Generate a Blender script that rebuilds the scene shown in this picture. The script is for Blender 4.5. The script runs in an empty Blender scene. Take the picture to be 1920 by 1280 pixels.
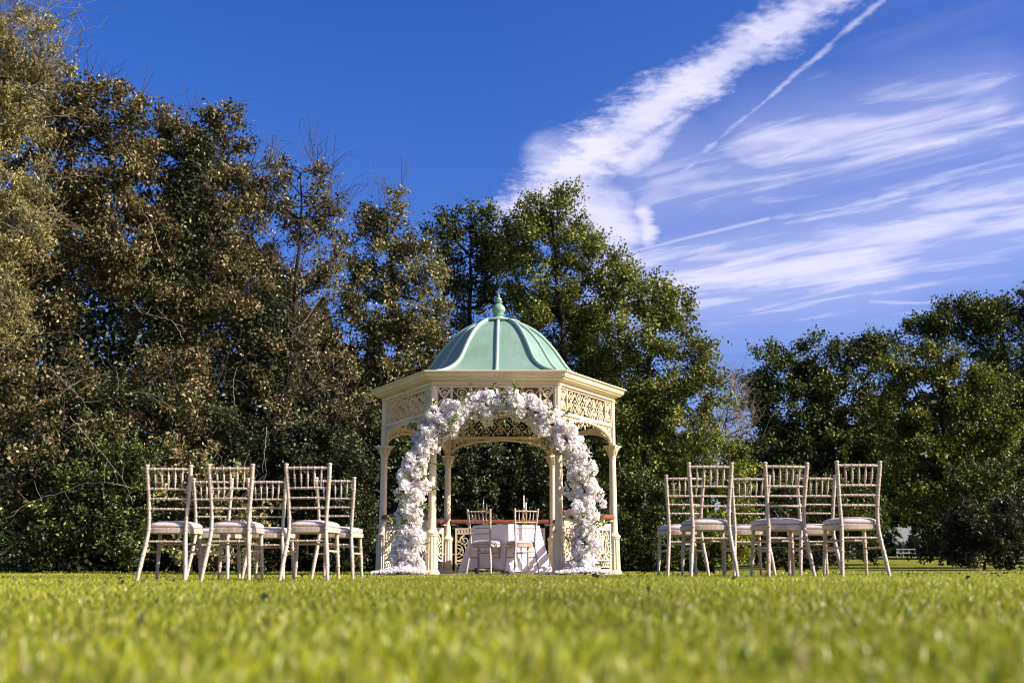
import bpy, math, numpy as np
from mathutils import Vector, Matrix

sc = bpy.context.scene
rad = math.radians
# ------------------------------------------------------------------ camera
CZ = 0.06                                   # camera height above the lawn by the gazebo
F, YH = 2000.0, 1066.0                      # focal length and horizon row of the 1920x1280 photograph
TH = math.atan((YH - 640) / F)
CT, ST = math.cos(TH), math.sin(TH)
cd = bpy.data.cameras.new('camera')
cam = bpy.data.objects.new('camera', cd)
sc.collection.objects.link(cam)
cam.location = (0, 0, CZ)
cam.rotation_euler = (math.pi / 2 + TH, 0, 0)
cd.sensor_width = 36
cd.lens = 36 * F / 1920
cd.clip_start, cd.clip_end = 0.05, 3000
cd.dof.use_dof = True
cd.dof.focus_distance = 15.5
cd.dof.aperture_fstop = 2.1
sc.camera = cam

def up(px, py, Y):
    """the point at distance Y that the photograph shows at a pixel"""
    a = (px - 960) / F
    b = (640 - py) / F
    k = Y / (CT - b * ST)
    return np.array([a * k, Y, CZ + (ST + b * CT) * k])

def pdir(px, py):
    a = (px - 960) / F
    b = (640 - py) / F
    x, y, z = a, CT - b * ST, ST + b * CT
    return x / y, z / y

# ------------------------------------------------------------------ light
SUN_AZ, SUN_EL = 106.0, 31.0                # clockwise from +Y; the sun stands to the right, a little behind the camera
sv = Vector((math.sin(rad(SUN_AZ)) * math.cos(rad(SUN_EL)), math.cos(rad(SUN_AZ)) * math.cos(rad(SUN_EL)), math.sin(rad(SUN_EL))))
sl = bpy.data.lights.new('sun', 'SUN')
sl.energy = 5.0
sl.angle = rad(0.5)
sl.color = (1.0, 0.92, 0.79)
sun = bpy.data.objects.new('sun', sl)
sc.collection.objects.link(sun)
sun.rotation_euler = (-sv).to_track_quat('-Z', 'Y').to_euler()
sun.location = sv * 60

sc.view_settings.view_transform = 'Standard'
sc.view_settings.look = 'None'
sc.view_settings.exposure = 1.0
sc.view_settings.gamma = 1.0
sc.view_settings.use_curve_mapping = False
sc.cycles.max_bounces = 7
sc.cycles.diffuse_bounces = 4
sc.cycles.glossy_bounces = 2
sc.cycles.transmission_bounces = 4
sc.cycles.filter_width = 1.0
sc.cycles.caustics_reflective = False
sc.cycles.caustics_refractive = False

class NT:
    """small helper that writes node expressions"""
    def __init__(s, tree):
        s.t = tree
    def n(s, typ, **kw):
        nd = s.t.nodes.new(typ)
        for k, v in kw.items():
            setattr(nd, k, v)
        return nd
    def put(s, sock, v):
        if hasattr(v, 'is_linked') or isinstance(v, bpy.types.NodeSocket):
            s.t.links.new(v, sock)
        else:
            sock.default_value = v
    def m(s, op, a, b=None, c=None, clamp=False):
        nd = s.n('ShaderNodeMath', operation=op, use_clamp=clamp)
        for i, v in enumerate((a, b, c)):
            if v is not None:
                s.put(nd.inputs[i], v)
        return nd.outputs[0]
    def v(s, op, a, b=None, scale=None):
        nd = s.n('ShaderNodeVectorMath', operation=op)
        s.put(nd.inputs[0], a)
        if b is not None:
            s.put(nd.inputs[1], b)
        if scale is not None:
            s.put(nd.inputs['Scale'], scale)
        return nd.outputs['Value'] if op in ('DOT_PRODUCT', 'LENGTH', 'DISTANCE') else nd.outputs['Vector']
    def sep(s, a):
        nd = s.n('ShaderNodeSeparateXYZ')
        s.put(nd.inputs[0], a)
        return nd.outputs
    def comb(s, x, y, z=0.0):
        nd = s.n('ShaderNodeCombineXYZ')
        for i, q in enumerate((x, y, z)):
            s.put(nd.inputs[i], q)
        return nd.outputs[0]
    def noise(s, vec, scale, detail=4, rough=.55, out='Fac', dist=0.0):
        nd = s.n('ShaderNodeTexNoise')
        s.put(nd.inputs['Vector'], vec)
        nd.inputs['Scale'].default_value = scale
        nd.inputs['Detail'].default_value = detail
        nd.inputs['Roughness'].default_value = rough
        nd.inputs['Distortion'].default_value = dist
        return nd.outputs[out]
    def ss(s, x, lo, hi, a=0.0, b=1.0):
        nd = s.n('ShaderNodeMapRange', interpolation_type='SMOOTHSTEP')
        s.put(nd.inputs[0], x)
        for i, q in enumerate((lo, hi, a, b)):
            s.put(nd.inputs[i + 1], q)
        return nd.outputs[0]
    def mix(s, f, a, b, blend='MIX'):
        nd = s.n('ShaderNodeMix', data_type='RGBA', blend_type=blend)
        s.put(nd.inputs[0], f)
        s.put(nd.inputs[6], a)
        s.put(nd.inputs[7], b)
        return nd.outputs[2]
    def ramp(s, f, stops):
        nd = s.n('ShaderNodeValToRGB')
        s.put(nd.inputs[0], f)
        e = nd.color_ramp.elements
        while len(e) < len(stops):
            e.new(0.5)
        for q, (p, c) in zip(e, stops):
            q.position = p
            q.color = (*c, 1)
        return nd.outputs[0]

# ------------------------------------------------------------------ sky with cirrus and old contrails
w = bpy.data.worlds.new('World')
sc.world = w
w.use_nodes = True
N = NT(w.node_tree)
w.node_tree.nodes.clear()
sky = N.n('ShaderNodeTexSky', sky_type='NISHITA')
sky.sun_disc = False
sky.sun_elevation = rad(SUN_EL)
sky.sun_rotation = rad(SUN_AZ)
sky.altitude = 100
sky.air_density = 1.0
sky.dust_density = 1.8
sky.ozone_density = 3.0
hs = N.n('ShaderNodeHueSaturation')
hs.inputs['Hue'].default_value = 0.512
hs.inputs['Saturation'].default_value = 1.37
hs.inputs['Value'].default_value = 1.0
w.node_tree.links.new(sky.outputs[0], hs.inputs['Color'])
skyc = N.mix(1.0, hs.outputs[0], (1.05, 0.90, 1.16, 1), 'MULTIPLY')
tc = N.n('ShaderNodeTexCoord')
D = N.v('NORMALIZE', tc.outputs['Generated'])
dx, dy, dz = N.sep(D)
zs = N.m('MAXIMUM', dz, 0.04)
P = N.comb(N.m('DIVIDE', dx, zs), N.m('DIVIDE', dy, zs), 0.0)          # a cloud sheet at unit height
front = N.ss(dy, 0.15, 0.4)
ys = N.m('MAXIMUM', dy, 0.1)
U0 = N.comb(N.m('DIVIDE', dx, ys), N.m('DIVIDE', dz, ys), 0.0)         # bearing and height angle about north
nz = N.n('ShaderNodeTexNoise')
w.node_tree.links.new(P, nz.inputs['Vector'])
nz.inputs['Scale'].default_value = 5.0
nz.inputs['Detail'].default_value = 5
nz.inputs['Roughness'].default_value = .62
wob = N.v('SUBTRACT', nz.outputs['Color'], (.5, .5, .5))
U = N.v('ADD', U0, N.v('SCALE', wob, scale=0.030))
Uf = N.v('ADD', U0, N.v('SCALE', wob, scale=0.010))
fine = N.m('MULTIPLY_ADD', N.noise(P, 34.0, 5, .6), .42, N.m('MULTIPLY', N.noise(P, 11.0, 6, .62), .58))
rot = N.n('ShaderNodeVectorRotate', rotation_type='Z_AXIS')
w.node_tree.links.new(P, rot.inputs['Vector'])
rot.inputs['Angle'].default_value = rad(38)
stre = N.noise(N.v('MULTIPLY', rot.outputs[0], (1.0, 3.4, 1)), 2.0, 7, .62, dist=.6)
puff = N.noise(P, 3.3, 6, .6, dist=.5)

def capsule(vec, p, q, w0, w1, soft=1.0):
    """soft streak from sky point p to q"""
    a = np.array(pdir(*p)); b = np.array(pdir(*q)); d = b - a; L2 = float(d @ d)
    rel = N.v('SUBTRACT', vec, (a[0], a[1], 0))
    t = N.m('DIVIDE', N.v('DOT_PRODUCT', rel, (d[0], d[1], 0)), L2, clamp=True)
    near = N.v('SCALE', (d[0], d[1], 0), scale=t)
    dist = N.v('DISTANCE', rel, near)
    wd = N.m('MULTIPLY_ADD', t, (w1 - w0) / F, w0 / F)
    return N.m('SUBTRACT', 1.0, N.m('DIVIDE', dist, wd)), t           # 1 on the axis, 0 at the edge, negative outside

def mx(*a):
    r = a[0]
    for q in a[1:]:
        r = N.m('MAXIMUM', r, q)
    return r

c1, _ = capsule(U, (1600, -40), (1330, 135), 66, 70)
c2, _ = capsule(U, (1330, 135), (1110, 290), 70, 95)
c3, _ = capsule(U, (1110, 290), (985, 405), 95, 85)
c4, _ = capsule(U, (1075, 360), (1165, 440), 105, 75)
c5, _ = capsule(U, (1205, 400), (1215, 440), 34, 30)
c6, _ = capsule(U, (1180, 300), (1290, 215), 70, 40)
def fuzz(d, nz_, amp, lo, hi, a=0.0, b=1.0):
    """break a streak's edge up with noise"""
    return N.ss(N.m('MULTIPLY_ADD', N.m('SUBTRACT', nz_, .5), amp, d), lo, hi, a, b)
big = N.m('MULTIPLY', fuzz(mx(c1, c2, c3), fine, 2.3, .0, .95), N.ss(puff, .25, .75, .58, .88))
big2 = fuzz(mx(c4, c5, N.m('SUBTRACT', c6, .25)), puff, 2.6, -.25, .95, 0, .74)
t1, _ = capsule(Uf, (1655, 0), (1445, 180), 11, 9)
t2, _ = capsule(Uf, (1445, 180), (1225, 370), 8, 18)
thin = fuzz(mx(t1, N.m('SUBTRACT', t2, .1)), fine, 3.2, .0, 1.2, 0, .42)
l1, lt = capsule(N.v('ADD', U0, N.v('SCALE', wob, scale=0.003)), (1175, 473), (1440, 410), 5, 7)
l2, _ = capsule(Uf, (1440, 412), (1930, 315), 24, 34)
l3, _ = capsule(Uf, (1590, 405), (1700, 370), 16, 22)
line = mx(N.ss(l1, .0, .8, 0, .42), fuzz(l2, stre, 3.2, .35, 1.5, 0, .6), fuzz(l3, stre, 2.6, .3, 1.4, 0, .5))
b1, _ = capsule(U, (1440, 300), (1860, 205), 105, 95)
b2, _ = capsule(U, (1560, 285), (1790, 265), 50, 36)
b3, _ = capsule(U, (1830, 235), (1990, 205), 50, 60)
b4, _ = capsule(U, (1240, 345), (1420, 330), 110, 80)
b5, _ = capsule(U, (1180, 540), (1620, 480), 85, 110)
b6, _ = capsule(U, (1330, 500), (1640, 460), 55, 50)
b7, _ = capsule(U, (1560, 470), (1960, 385), 110, 100)
b8, _ = capsule(Uf, (1630, 567), (1775, 568), 7, 7)
cir = mx(fuzz(b1, stre, 3.4, -.35, 1.45, 0, .66), fuzz(b2, stre, 2.8, .2, 1.5, 0, .7), fuzz(b3, stre, 2.8, .1, 1.4, 0, .7), fuzz(b4, stre, 3.0, -.1, 1.6, 0, .5),
         fuzz(b5, stre, 3.2, -.4, 1.35, 0, .74), fuzz(b6, stre, 2.8, .1, 1.4, 0, .75), fuzz(b7, stre, 3.4, -.35, 1.45, 0, .66), N.ss(b8, 0, 1, 0, .4))
haze_ = mx(N.ss(b4, -1.2, 1, 0, .22), N.ss(b5, -1.2, 1, 0, .30), N.ss(b7, -1.2, 1, 0, .27), N.ss(b1, -1.2, 1, 0, .22))
cir = mx(cir, haze_)
broad = N.noise(P, 0.55, 3, .5)
veil = N.m('MULTIPLY', N.m('MULTIPLY', N.ss(broad, .50, .72), N.ss(stre, .38, .75)), .35)   # thin cirrus everywhere else
veil = N.m('MULTIPLY', veil, N.ss(dx, -.05, .25, 0.0, 1.0))
dens = N.m('MULTIPLY', mx(big, big2, thin, line, cir), front)
dens = N.m('MAXIMUM', dens, N.m('MULTIPLY', veil, .6), clamp=True)
dens = N.m('MULTIPLY', dens, N.ss(dz, .0, .06))
col = N.mix(dens, skyc, (6.5, 6.2, 7.6, 1))
bg = N.n('ShaderNodeBackground')
w.node_tree.links.new(col, bg.inputs[0])
bg.inputs[1].default_value = 0.082
wo = N.n('ShaderNodeOutputWorld')
w.node_tree.links.new(bg.outputs[0], wo.inputs[0])

# ------------------------------------------------------------------ materials
MATS = {}
def material(name, base=(.5, .5, .5), rough=.6, spec=.4, metal=0.0, fn=None, bump=None, trans=0.0, sheen=0.0):
    m = bpy.data.materials.new(name)
    m.use_nodes = True
    t = m.node_tree
    b = t.nodes['Principled BSDF']
    k = NT(t)
    b.inputs['Base Color'].default_value = (*base, 1)
    b.inputs['Roughness'].default_value = rough
    b.inputs['Specular IOR Level'].default_value = spec
    b.inputs['Metallic'].default_value = metal
    c = None
    if fn:
        c = fn(k, b)
        if c is not None:
            t.links.new(c, b.inputs['Base Color'])
    if bump:
        h, st, ds = bump(k)
        bn = k.n('ShaderNodeBump')
        bn.inputs['Strength'].default_value = st
        bn.inputs['Distance'].default_value = ds
        t.links.new(h, bn.inputs['Height'])
        t.links.new(bn.outputs[0], b.inputs['Normal'])
    if trans:
        tr = k.n('ShaderNodeBsdfTranslucent')
        if c is not None:
            t.links.new(c, tr.inputs[0])
        else:
            tr.inputs[0].default_value = (*base, 1)
        mx_ = k.n('ShaderNodeMixShader')
        mx_.inputs[0].default_value = trans
        t.links.new(b.outputs[0], mx_.inputs[1])
        t.links.new(tr.outputs[0], mx_.inputs[2])
        t.links.new(mx_.outputs[0], t.nodes['Material Output'].inputs[0])
    MATS[name] = m
    return m

def objc(k):
    return k.n('ShaderNodeTexCoord').outputs['Object']
def attr(k, name='tint'):
    return k.n('ShaderNodeAttribute', attribute_name=name).outputs['Color']

def f_lawn(k, b):
    c = objc(k)
    n1 = k.noise(c, 1.3, 5, .6)
    n2 = k.noise(c, 26, 3, .6)
    a = k.ramp(n2, [(.3, (.09, .11, .010)), (.7, (.22, .24, .020))])
    return k.mix(k.ss(n1, .35, .75), a, (.24, .21, .04, 1))
material('lawn', rough=.9, spec=.1, fn=f_lawn, bump=lambda k: (k.noise(objc(k), 60, 4, .7), .7, .03))
material('grass_blade', rough=.38, spec=.4, fn=lambda k, b: attr(k), trans=.42)
material('leaf', rough=.42, spec=.28, fn=lambda k, b: attr(k), trans=.28)
material('dark_leaf', rough=.5, spec=.3, fn=lambda k, b: attr(k), trans=.12)

def f_bark(k, b):
    n = k.noise(k.v('MULTIPLY', objc(k), (6, 6, 1.2)), 3, 5, .65)
    return k.ramp(n, [(.3, (.012, .010, .008)), (.7, (.048, .038, .028))])
material('bark', rough=.9, spec=.1, fn=f_bark, bump=lambda k: (k.noise(k.v('MULTIPLY', objc(k), (8, 8, 1.5)), 4, 4, .7), .8, .03))
material('twig_pale', base=(.20, .16, .105), rough=.8, spec=.2)
material('twig_dark', base=(.07, .055, .04), rough=.85, spec=.2)

def f_cream(k, b):
    c = objc(k)
    n = k.noise(c, 3.5, 5, .6)
    g = k.noise(k.v('MULTIPLY', c, (9, 9, 1.5)), 4, 4, .6)
    a = k.mix(k.ss(n, .35, .7), (.68, .55, .36, 1), (.75, .63, .44, 1))
    a = k.mix(k.ss(g, .55, .78, 0, .5), a, (.42, .32, .19, 1))
    return k.mix(k.ss(k.noise(c, 38, 4, .7), .66, .74, 0, .6), a, (.30, .19, .10, 1))
material('cream_paint', rough=.42, spec=.45, fn=f_cream, bump=lambda k: (k.noise(objc(k), 55, 3, .5), .08, .004))

def f_copper(k, b):
    c = objc(k)
    n = k.noise(c, 2.2, 5, .6)
    s_ = k.noise(k.v('MULTIPLY', c, (7, 7, .9)), 3, 4, .6)
    a = k.mix(k.ss(n, .3, .75), (.165, .275, .20, 1), (.22, .33, .25, 1))
    return k.mix(k.ss(s_, .5, .8, 0, .4), a, (.12, .215, .155, 1))
material('green_roof', rough=.27, spec=.5, fn=f_copper, bump=lambda k: (k.noise(objc(k), 3.0, 3, .5), .25, .05))
material('green_rib', base=(.30, .41, .33), rough=.35, spec=.45)
material('green_iron', base=(.20, .36, .25), rough=.4, spec=.45, fn=lambda k, b: k.ramp(k.noise(objc(k), 30, 4, .6), [(.3, (.12, .24, .16)), (.7, (.25, .42, .31))]))
def f_wood(k, b):
    c = k.n('ShaderNodeTexCoord').outputs['Object']
    oi = k.n('ShaderNodeObjectInfo')
    c = k.v('ADD', c, k.v('SCALE', (3.1, 5.7, 9.3), scale=oi.outputs['Random']))
    n = k.noise(k.v('MULTIPLY', c, (34, 34, 5)), 2, 5, .65)
    n2 = k.noise(c, 9, 3, .6)
    a = k.ramp(n, [(.25, (.28, .20, .15)), (.5, (.53, .43, .35)), (.75, (.69, .60, .52))])
    a = k.mix(k.m('MULTIPLY', oi.outputs['Random'], .35), a, (.36, .27, .21, 1))
    return k.mix(k.ss(n2, .5, .75, 0, .6), a, (.30, .19, .12, 1))
material('limed_wood', rough=.5, spec=.35, fn=f_wood, bump=lambda k: (k.noise(k.v('MULTIPLY', objc(k), (60, 60, 8)), 2, 3, .6), .25, .003))
def f_cush(k, b):
    c = objc(k)
    oi = k.n('ShaderNodeObjectInfo')
    c = k.v('ADD', c, k.v('SCALE', (3.1, 5.7, 9.3), scale=oi.outputs['Random']))
    n = k.noise(c, 260, 2, .5)
    n2 = k.noise(c, 7, 3, .5)
    return k.mix(k.ss(n2, .3, .8, 0, .5), k.ramp(n, [(.3, (.50, .42, .37)), (.7, (.64, .55, .49))]), (.52, .45, .42, 1))
material('ivory_fabric', rough=.9, spec=.15, fn=f_cush, bump=lambda k: (k.noise(objc(k), 18, 3, .6), .3, .01))
material('handrail_red', base=(.20, .055, .028), rough=.38, spec=.5, fn=lambda k, b: k.ramp(k.noise(k.v('MULTIPLY', objc(k), (3, 3, 30)), 4, 4, .6), [(.3, (.13, .035, .018)), (.7, (.26, .075, .038))]))
material('linen', base=(.92, .87, .90), rough=.8, spec=.2, trans=.2, bump=lambda k: (k.noise(objc(k), 9, 4, .6), .35, .02))
material('petal', rough=.6, spec=.25, fn=lambda k, b: k.mix(1.0, attr(k), k.ramp(k.noise(objc(k), 30, 2, .5), [(.3, (.95, .95, .96)), (.7, (1, 1, 1))]), 'MULTIPLY'), trans=.5)
material('green_spray', base=(.14, .20, .04), rough=.5, spec=.4, trans=.3)
material('wax', base=(.86, .84, .80), rough=.4, spec=.4)
material('brass', base=(.42, .27, .09), rough=.35, spec=.5, metal=.9)
material('dark_metal', base=(.05, .045, .04), rough=.5, metal=.6)
material('dimmed_white', base=(.42, .42, .42), rough=.6)  # white railing darkened to grey, the trees' shade put into its colour
def f_stone(k, b):
    n = k.noise(objc(k), 8, 5, .65)
    return k.ramp(n, [(.3, (.20, .18, .15)), (.7, (.33, .30, .25))])
material('stone', rough=.9, spec=.2, fn=f_stone)
material('dark_brown', base=(.10, .065, .035), rough=.7)  # one even dark brown for the gazebo ceiling
material('oak_table', base=(.22, .13, .06), rough=.6)

# ------------------------------------------------------------------ mesh builder
class MB:
    def __init__(s):
        s.v = []; s.f = []; s.n = 0
    def raw(s, v, f):
        v = np.asarray(v, float)
        s.v.append(v)
        s.f += [tuple(int(i) + s.n for i in q) for q in f]
        s.n += len(v)
        return s
    def box(s, c, d, M=None, bev=0.0):
        x, y, z = [q / 2 for q in d]
        v = np.array([(-x, -y, -z), (x, -y, -z), (x, y, -z), (-x, y, -z), (-x, -y, z), (x, -y, z), (x, y, z), (-x, y, z)])
        if M is not None:
            v = v @ np.array(M).T
        return s.raw(v + np.array(c), [(0, 3, 2, 1), (4, 5, 6, 7), (0, 1, 5, 4), (1, 2, 6, 5), (2, 3, 7, 6), (3, 0, 4, 7)])
    def tube(s, pts, r, n=8, cap=True):
        pts = np.asarray(pts, float)
        k = len(pts)
        r = np.broadcast_to(np.asarray(r, float), (k,))
        t = np.gradient(pts, axis=0)
        t /= np.linalg.norm(t, axis=1)[:, None] + 1e-12
        ref = np.array([1., 0, 0]) if abs(t[0][0]) < .8 else np.array([0, 1., 0])
        A = np.zeros_like(pts)
        a = ref - t[0] * (ref @ t[0])
        for i in range(k):
            a = a - t[i] * (a @ t[i])
            a /= np.linalg.norm(a) + 1e-12
            A[i] = a
        B = np.cross(t, A)
        th = np.arange(n) * 2 * math.pi / n
        V = pts[:, None] + r[:, None, None] * (A[:, None] * np.cos(th)[None, :, None] + B[:, None] * np.sin(th)[None, :, None])
        f = []
        for i in range(k - 1):
            for j in range(n):
                j2 = (j + 1) % n
                f.append((i * n + j, i * n + j2, (i + 1) * n + j2, (i + 1) * n + j))
        if cap:
            f.append(tuple(range(n - 1, -1, -1)))
            f.append(tuple((k - 1) * n + j for j in range(n)))
        return s.raw(V.reshape(-1, 3), f)
    def lathe(s, prof, n=20, c=(0, 0, 0), flute=0.0, nf=0):
        prof = np.asarray(prof, float)
        th = np.arange(n) * 2 * math.pi / n
        k = len(prof)
        rr = prof[:, 0][:, None] * np.ones(n)[None]
        if flute:
            rr = rr * (1 - flute * (.5 + .5 * np.cos(th * nf)))[None]
        V = np.stack([rr * np.cos(th), rr * np.sin(th), np.repeat(prof[:, 1][:, None], n, 1)], -1).reshape(-1, 3) + np.array(c)
        f = []
        for i in range(k - 1):
            for j in range(n):
                j2 = (j + 1) % n
                f.append((i * n + j, i * n + j2, (i + 1) * n + j2, (i + 1) * n + j))
        f.append(tuple(range(n - 1, -1, -1)))
        f.append(tuple((k - 1) * n + j for j in range(n)))
        return s.raw(V, f)
    def ribbon(s, pts, wd, dp):
        """flat iron bar following a curve in the x-z plane, wd wide, dp deep (along y)"""
        p = np.asarray(pts, float)
        closed = np.linalg.norm(p[0] - p[-1]) < 1e-6
        t = np.gradient(p, axis=0)
        if closed:
            t[0] = t[-1] = p[1] - p[-2]
        t /= np.linalg.norm(t, axis=1)[:, None] + 1e-12
        nrm = np.stack([-t[:, 1], t[:, 0]], -1)
        wd = np.broadcast_to(np.asarray(wd, float), (len(p),))[:, None]
        a = p + nrm * wd / 2
        b = p - nrm * wd / 2
        k = len(p)
        def q(xz, y):
            return np.stack([xz[:, 0], np.full(k, y), xz[:, 1]], -1)
        V = np.stack([q(a, -dp / 2), q(b, -dp / 2), q(b, dp / 2), q(a, dp / 2)], 1).reshape(-1, 3)
        f = []
        for i in range(k - 1):
            for j in range(4):
                j2 = (j + 1) % 4
                f.append((i * 4 + j, (i + 1) * 4 + j, (i + 1) * 4 + j2, i * 4 + j2))
        if not closed:
            f.append((0, 1, 2, 3)); f.append(tuple((k - 1) * 4 + j for j in (3, 2, 1, 0)))
        return s.raw(V, f)
    def mesh(s, name, mat, smooth=None):
        me = bpy.data.meshes.new(name)
        V = np.concatenate(s.v) if s.v else np.zeros((0, 3))
        me.from_pydata(V.tolist(), [], s.f)
        me.materials.append(MATS[mat])
        if smooth:
            me.shade_smooth()
            me.set_sharp_from_angle(angle=rad(smooth))
        return me
    def build(s, name, mat, parent=None, loc=(0, 0, 0), rz=0.0, smooth=None):
        return obj(name, s.mesh(name, mat, smooth), parent, loc, rz)

def obj(name, me, parent=None, loc=(0, 0, 0), rz=0.0):
    o = bpy.data.objects.new(name, me)
    sc.collection.objects.link(o)
    o.location = loc
    o.rotation_euler = (0, 0, rz)
    if parent is not None:
        o.parent = parent
    return o
def tag(o, label=None, cat=None, group=None, kind=None):
    for k, q in (('label', label), ('category', cat), ('group', group), ('kind', kind)):
        if q:
            o[k] = q
    return o
def thing(name, label, cat, loc=(0, 0, 0), rz=0.0, group=None):
    return tag(obj(name, None, None, loc, rz), label, cat, group)

def soup(name, V, nper, tint, mat, parent=None, pattern=None, loc=(0, 0, 0)):
    """many small faces as one mesh; V (n, nper, 3), tint (n, 3) is each face's own colour"""
    n = len(V)
    pattern = pattern or [tuple(range(nper))]
    me = bpy.data.meshes.new(name)
    vv = V.reshape(-1, 3).astype(np.float32)
    loops = np.concatenate([np.array(p) for p in pattern])
    li = (np.arange(n)[:, None] * nper + loops[None]).reshape(-1).astype(np.int32)
    sizes = np.array([len(p) for p in pattern])
    ls = np.concatenate([[0], np.cumsum(sizes)[:-1]])
    tot = int(sizes.sum())
    starts = (np.arange(n)[:, None] * tot + ls[None]).reshape(-1).astype(np.int32)
    me.vertices.add(len(vv)); me.vertices.foreach_set('co', vv.reshape(-1))
    me.loops.add(len(li)); me.loops.foreach_set('vertex_index', li)
    me.polygons.add(len(starts)); me.polygons.foreach_set('loop_start', starts)
    me.update(calc_edges=True)
    if tint is not None:
        ca = me.attributes.new('tint', 'FLOAT_COLOR', 'POINT')
        c4 = np.concatenate([np.repeat(tint, nper, 0), np.ones((n * nper, 1))], 1).astype(np.float32)
        ca.data.foreach_set('color', c4.reshape(-1))
    me.materials.append(MATS[mat])
    return obj(name, me, parent, loc)

def unit(a):
    return a / (np.linalg.norm(a, axis=-1, keepdims=True) + 1e-12)

def leaf_quads(rng, pos, length, width, updir=.5, droop=0.0):
    """folded diamond leaves"""
    n = len(pos)
    d = unit(rng.normal(size=(n, 3)) + np.array([0, 0, -droop]))
    nr = unit(rng.normal(size=(n, 3)) + np.array([0.15, -0.15, updir]))
    sd = unit(np.cross(d, nr))
    up_ = np.cross(sd, d)
    L = length * (0.6 + .8 * rng.random((n, 1)))
    W = width * (0.6 + .8 * rng.random((n, 1)))
    base = pos - d * L * .5
    V = np.stack([base, base + d * L * .45 + sd * W * .5 + up_ * W * .22, base + d * L, base + d * L * .45 - sd * W * .5 + up_ * W * .22], 1)
    return V
LEAFPAT = [(0, 1, 2), (0, 2, 3)]

def sstep(a, b, x):
    t = np.clip((np.asarray(x, float) - a) / (b - a), 0, 1)
    return t * t * (3 - 2 * t)

# ------------------------------------------------------------------ ground
def gh(x, y):
    x = np.asarray(x, float); y = np.asarray(y, float)
    h = -0.022 - 0.07 * (1 - sstep(1.0, 6.5, y))
    h = h + .016 * np.tanh(x / 1.5) * (1 - sstep(11, 13.5, y)) * sstep(2, 7, y)
    h = h + .010 * np.sin(x * 1.7 + .6) * np.sin(y * .9) * (1 - sstep(5, 8, y))
    h = h + .80 * sstep(26, 62, y) * sstep(4, 14, x)
    return h
xs = np.unique(np.concatenate([np.linspace(-12, 12, 97), np.linspace(-60, 60, 61), np.linspace(-400, 400, 21)]))
ys_ = np.unique(np.concatenate([np.linspace(-4, 20, 121), np.linspace(20, 90, 57), np.linspace(-200, 600, 21)]))
gx, gy = np.meshgrid(xs, ys_, indexing='ij')
gv = np.stack([gx, gy, gh(gx, gy)], -1).reshape(-1, 3)
ny = len(ys_)
gf = [(i * ny + j, (i + 1) * ny + j, (i + 1) * ny + j + 1, i * ny + j + 1) for i in range(len(xs) - 1) for j in range(ny - 1)]
tag(MB().raw(gv, gf).build('ground', 'lawn', smooth=60), kind='structure')

# ------------------------------------------------------------------ trees
BR = [((.085, .085, .024), .40), ((.16, .115, .045), .21), ((.13, .055, .026), .09), ((.33, .27, .14), .15), ((.04, .05, .016), .15)]
TAN = [((.22, .195, .06), .42), ((.40, .34, .14), .25), ((.10, .095, .026), .33)]
MIXED = [((.10, .115, .03), .40), ((.18, .165, .06), .24), ((.38, .32, .16), .17), ((.16, .065, .03), .09), ((.045, .06, .02), .10)]
OAK = [((.12, .15, .022), .42), ((.20, .21, .032), .30), ((.07, .095, .018), .20), ((.28, .21, .04), .08)]
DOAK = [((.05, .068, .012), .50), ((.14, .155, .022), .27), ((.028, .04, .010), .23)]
YOAK = [((.16, .19, .020), .5), ((.25, .25, .026), .35), ((.08, .11, .015), .15)]
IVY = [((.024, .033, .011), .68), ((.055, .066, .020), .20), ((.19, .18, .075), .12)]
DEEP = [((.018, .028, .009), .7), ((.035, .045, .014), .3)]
TOAK = [((.09, .11, .015), .46), ((.23, .225, .024), .32), ((.04, .055, .011), .22)]
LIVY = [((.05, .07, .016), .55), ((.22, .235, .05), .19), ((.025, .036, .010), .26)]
BROWNISH = [((.035, .032, .013), .5), ((.06, .05, .02), .3), ((.028, .036, .013), .2)]

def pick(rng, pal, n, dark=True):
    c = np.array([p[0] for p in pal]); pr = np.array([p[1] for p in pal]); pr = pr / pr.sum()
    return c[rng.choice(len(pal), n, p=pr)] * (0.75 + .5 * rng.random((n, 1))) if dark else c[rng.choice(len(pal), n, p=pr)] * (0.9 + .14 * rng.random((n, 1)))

def prisms(a, b, ra, rb):
    """three-sided twigs from a to b"""
    n = len(a)
    t = unit(b - a)
    ref = np.where(np.abs(t[:, 2:3]) < .9, np.array([[0, 0, 1.]]), np.array([[1., 0, 0]]))
    A = unit(np.cross(t, ref)); B = np.cross(t, A)
    ra = np.broadcast_to(ra, (n,))[:, None]; rb = np.broadcast_to(rb, (n,))[:, None]
    V = []
    for P_, r in ((a, ra), (b, rb)):
        for k in range(3):
            an = k * 2 * math.pi / 3
            V.append(P_ + r * (A * math.cos(an) + B * math.sin(an)))
    return np.stack(V, 1)
PRISMPAT = [(0, 1, 4, 3), (1, 2, 5, 4), (2, 0, 3, 5)]

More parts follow.
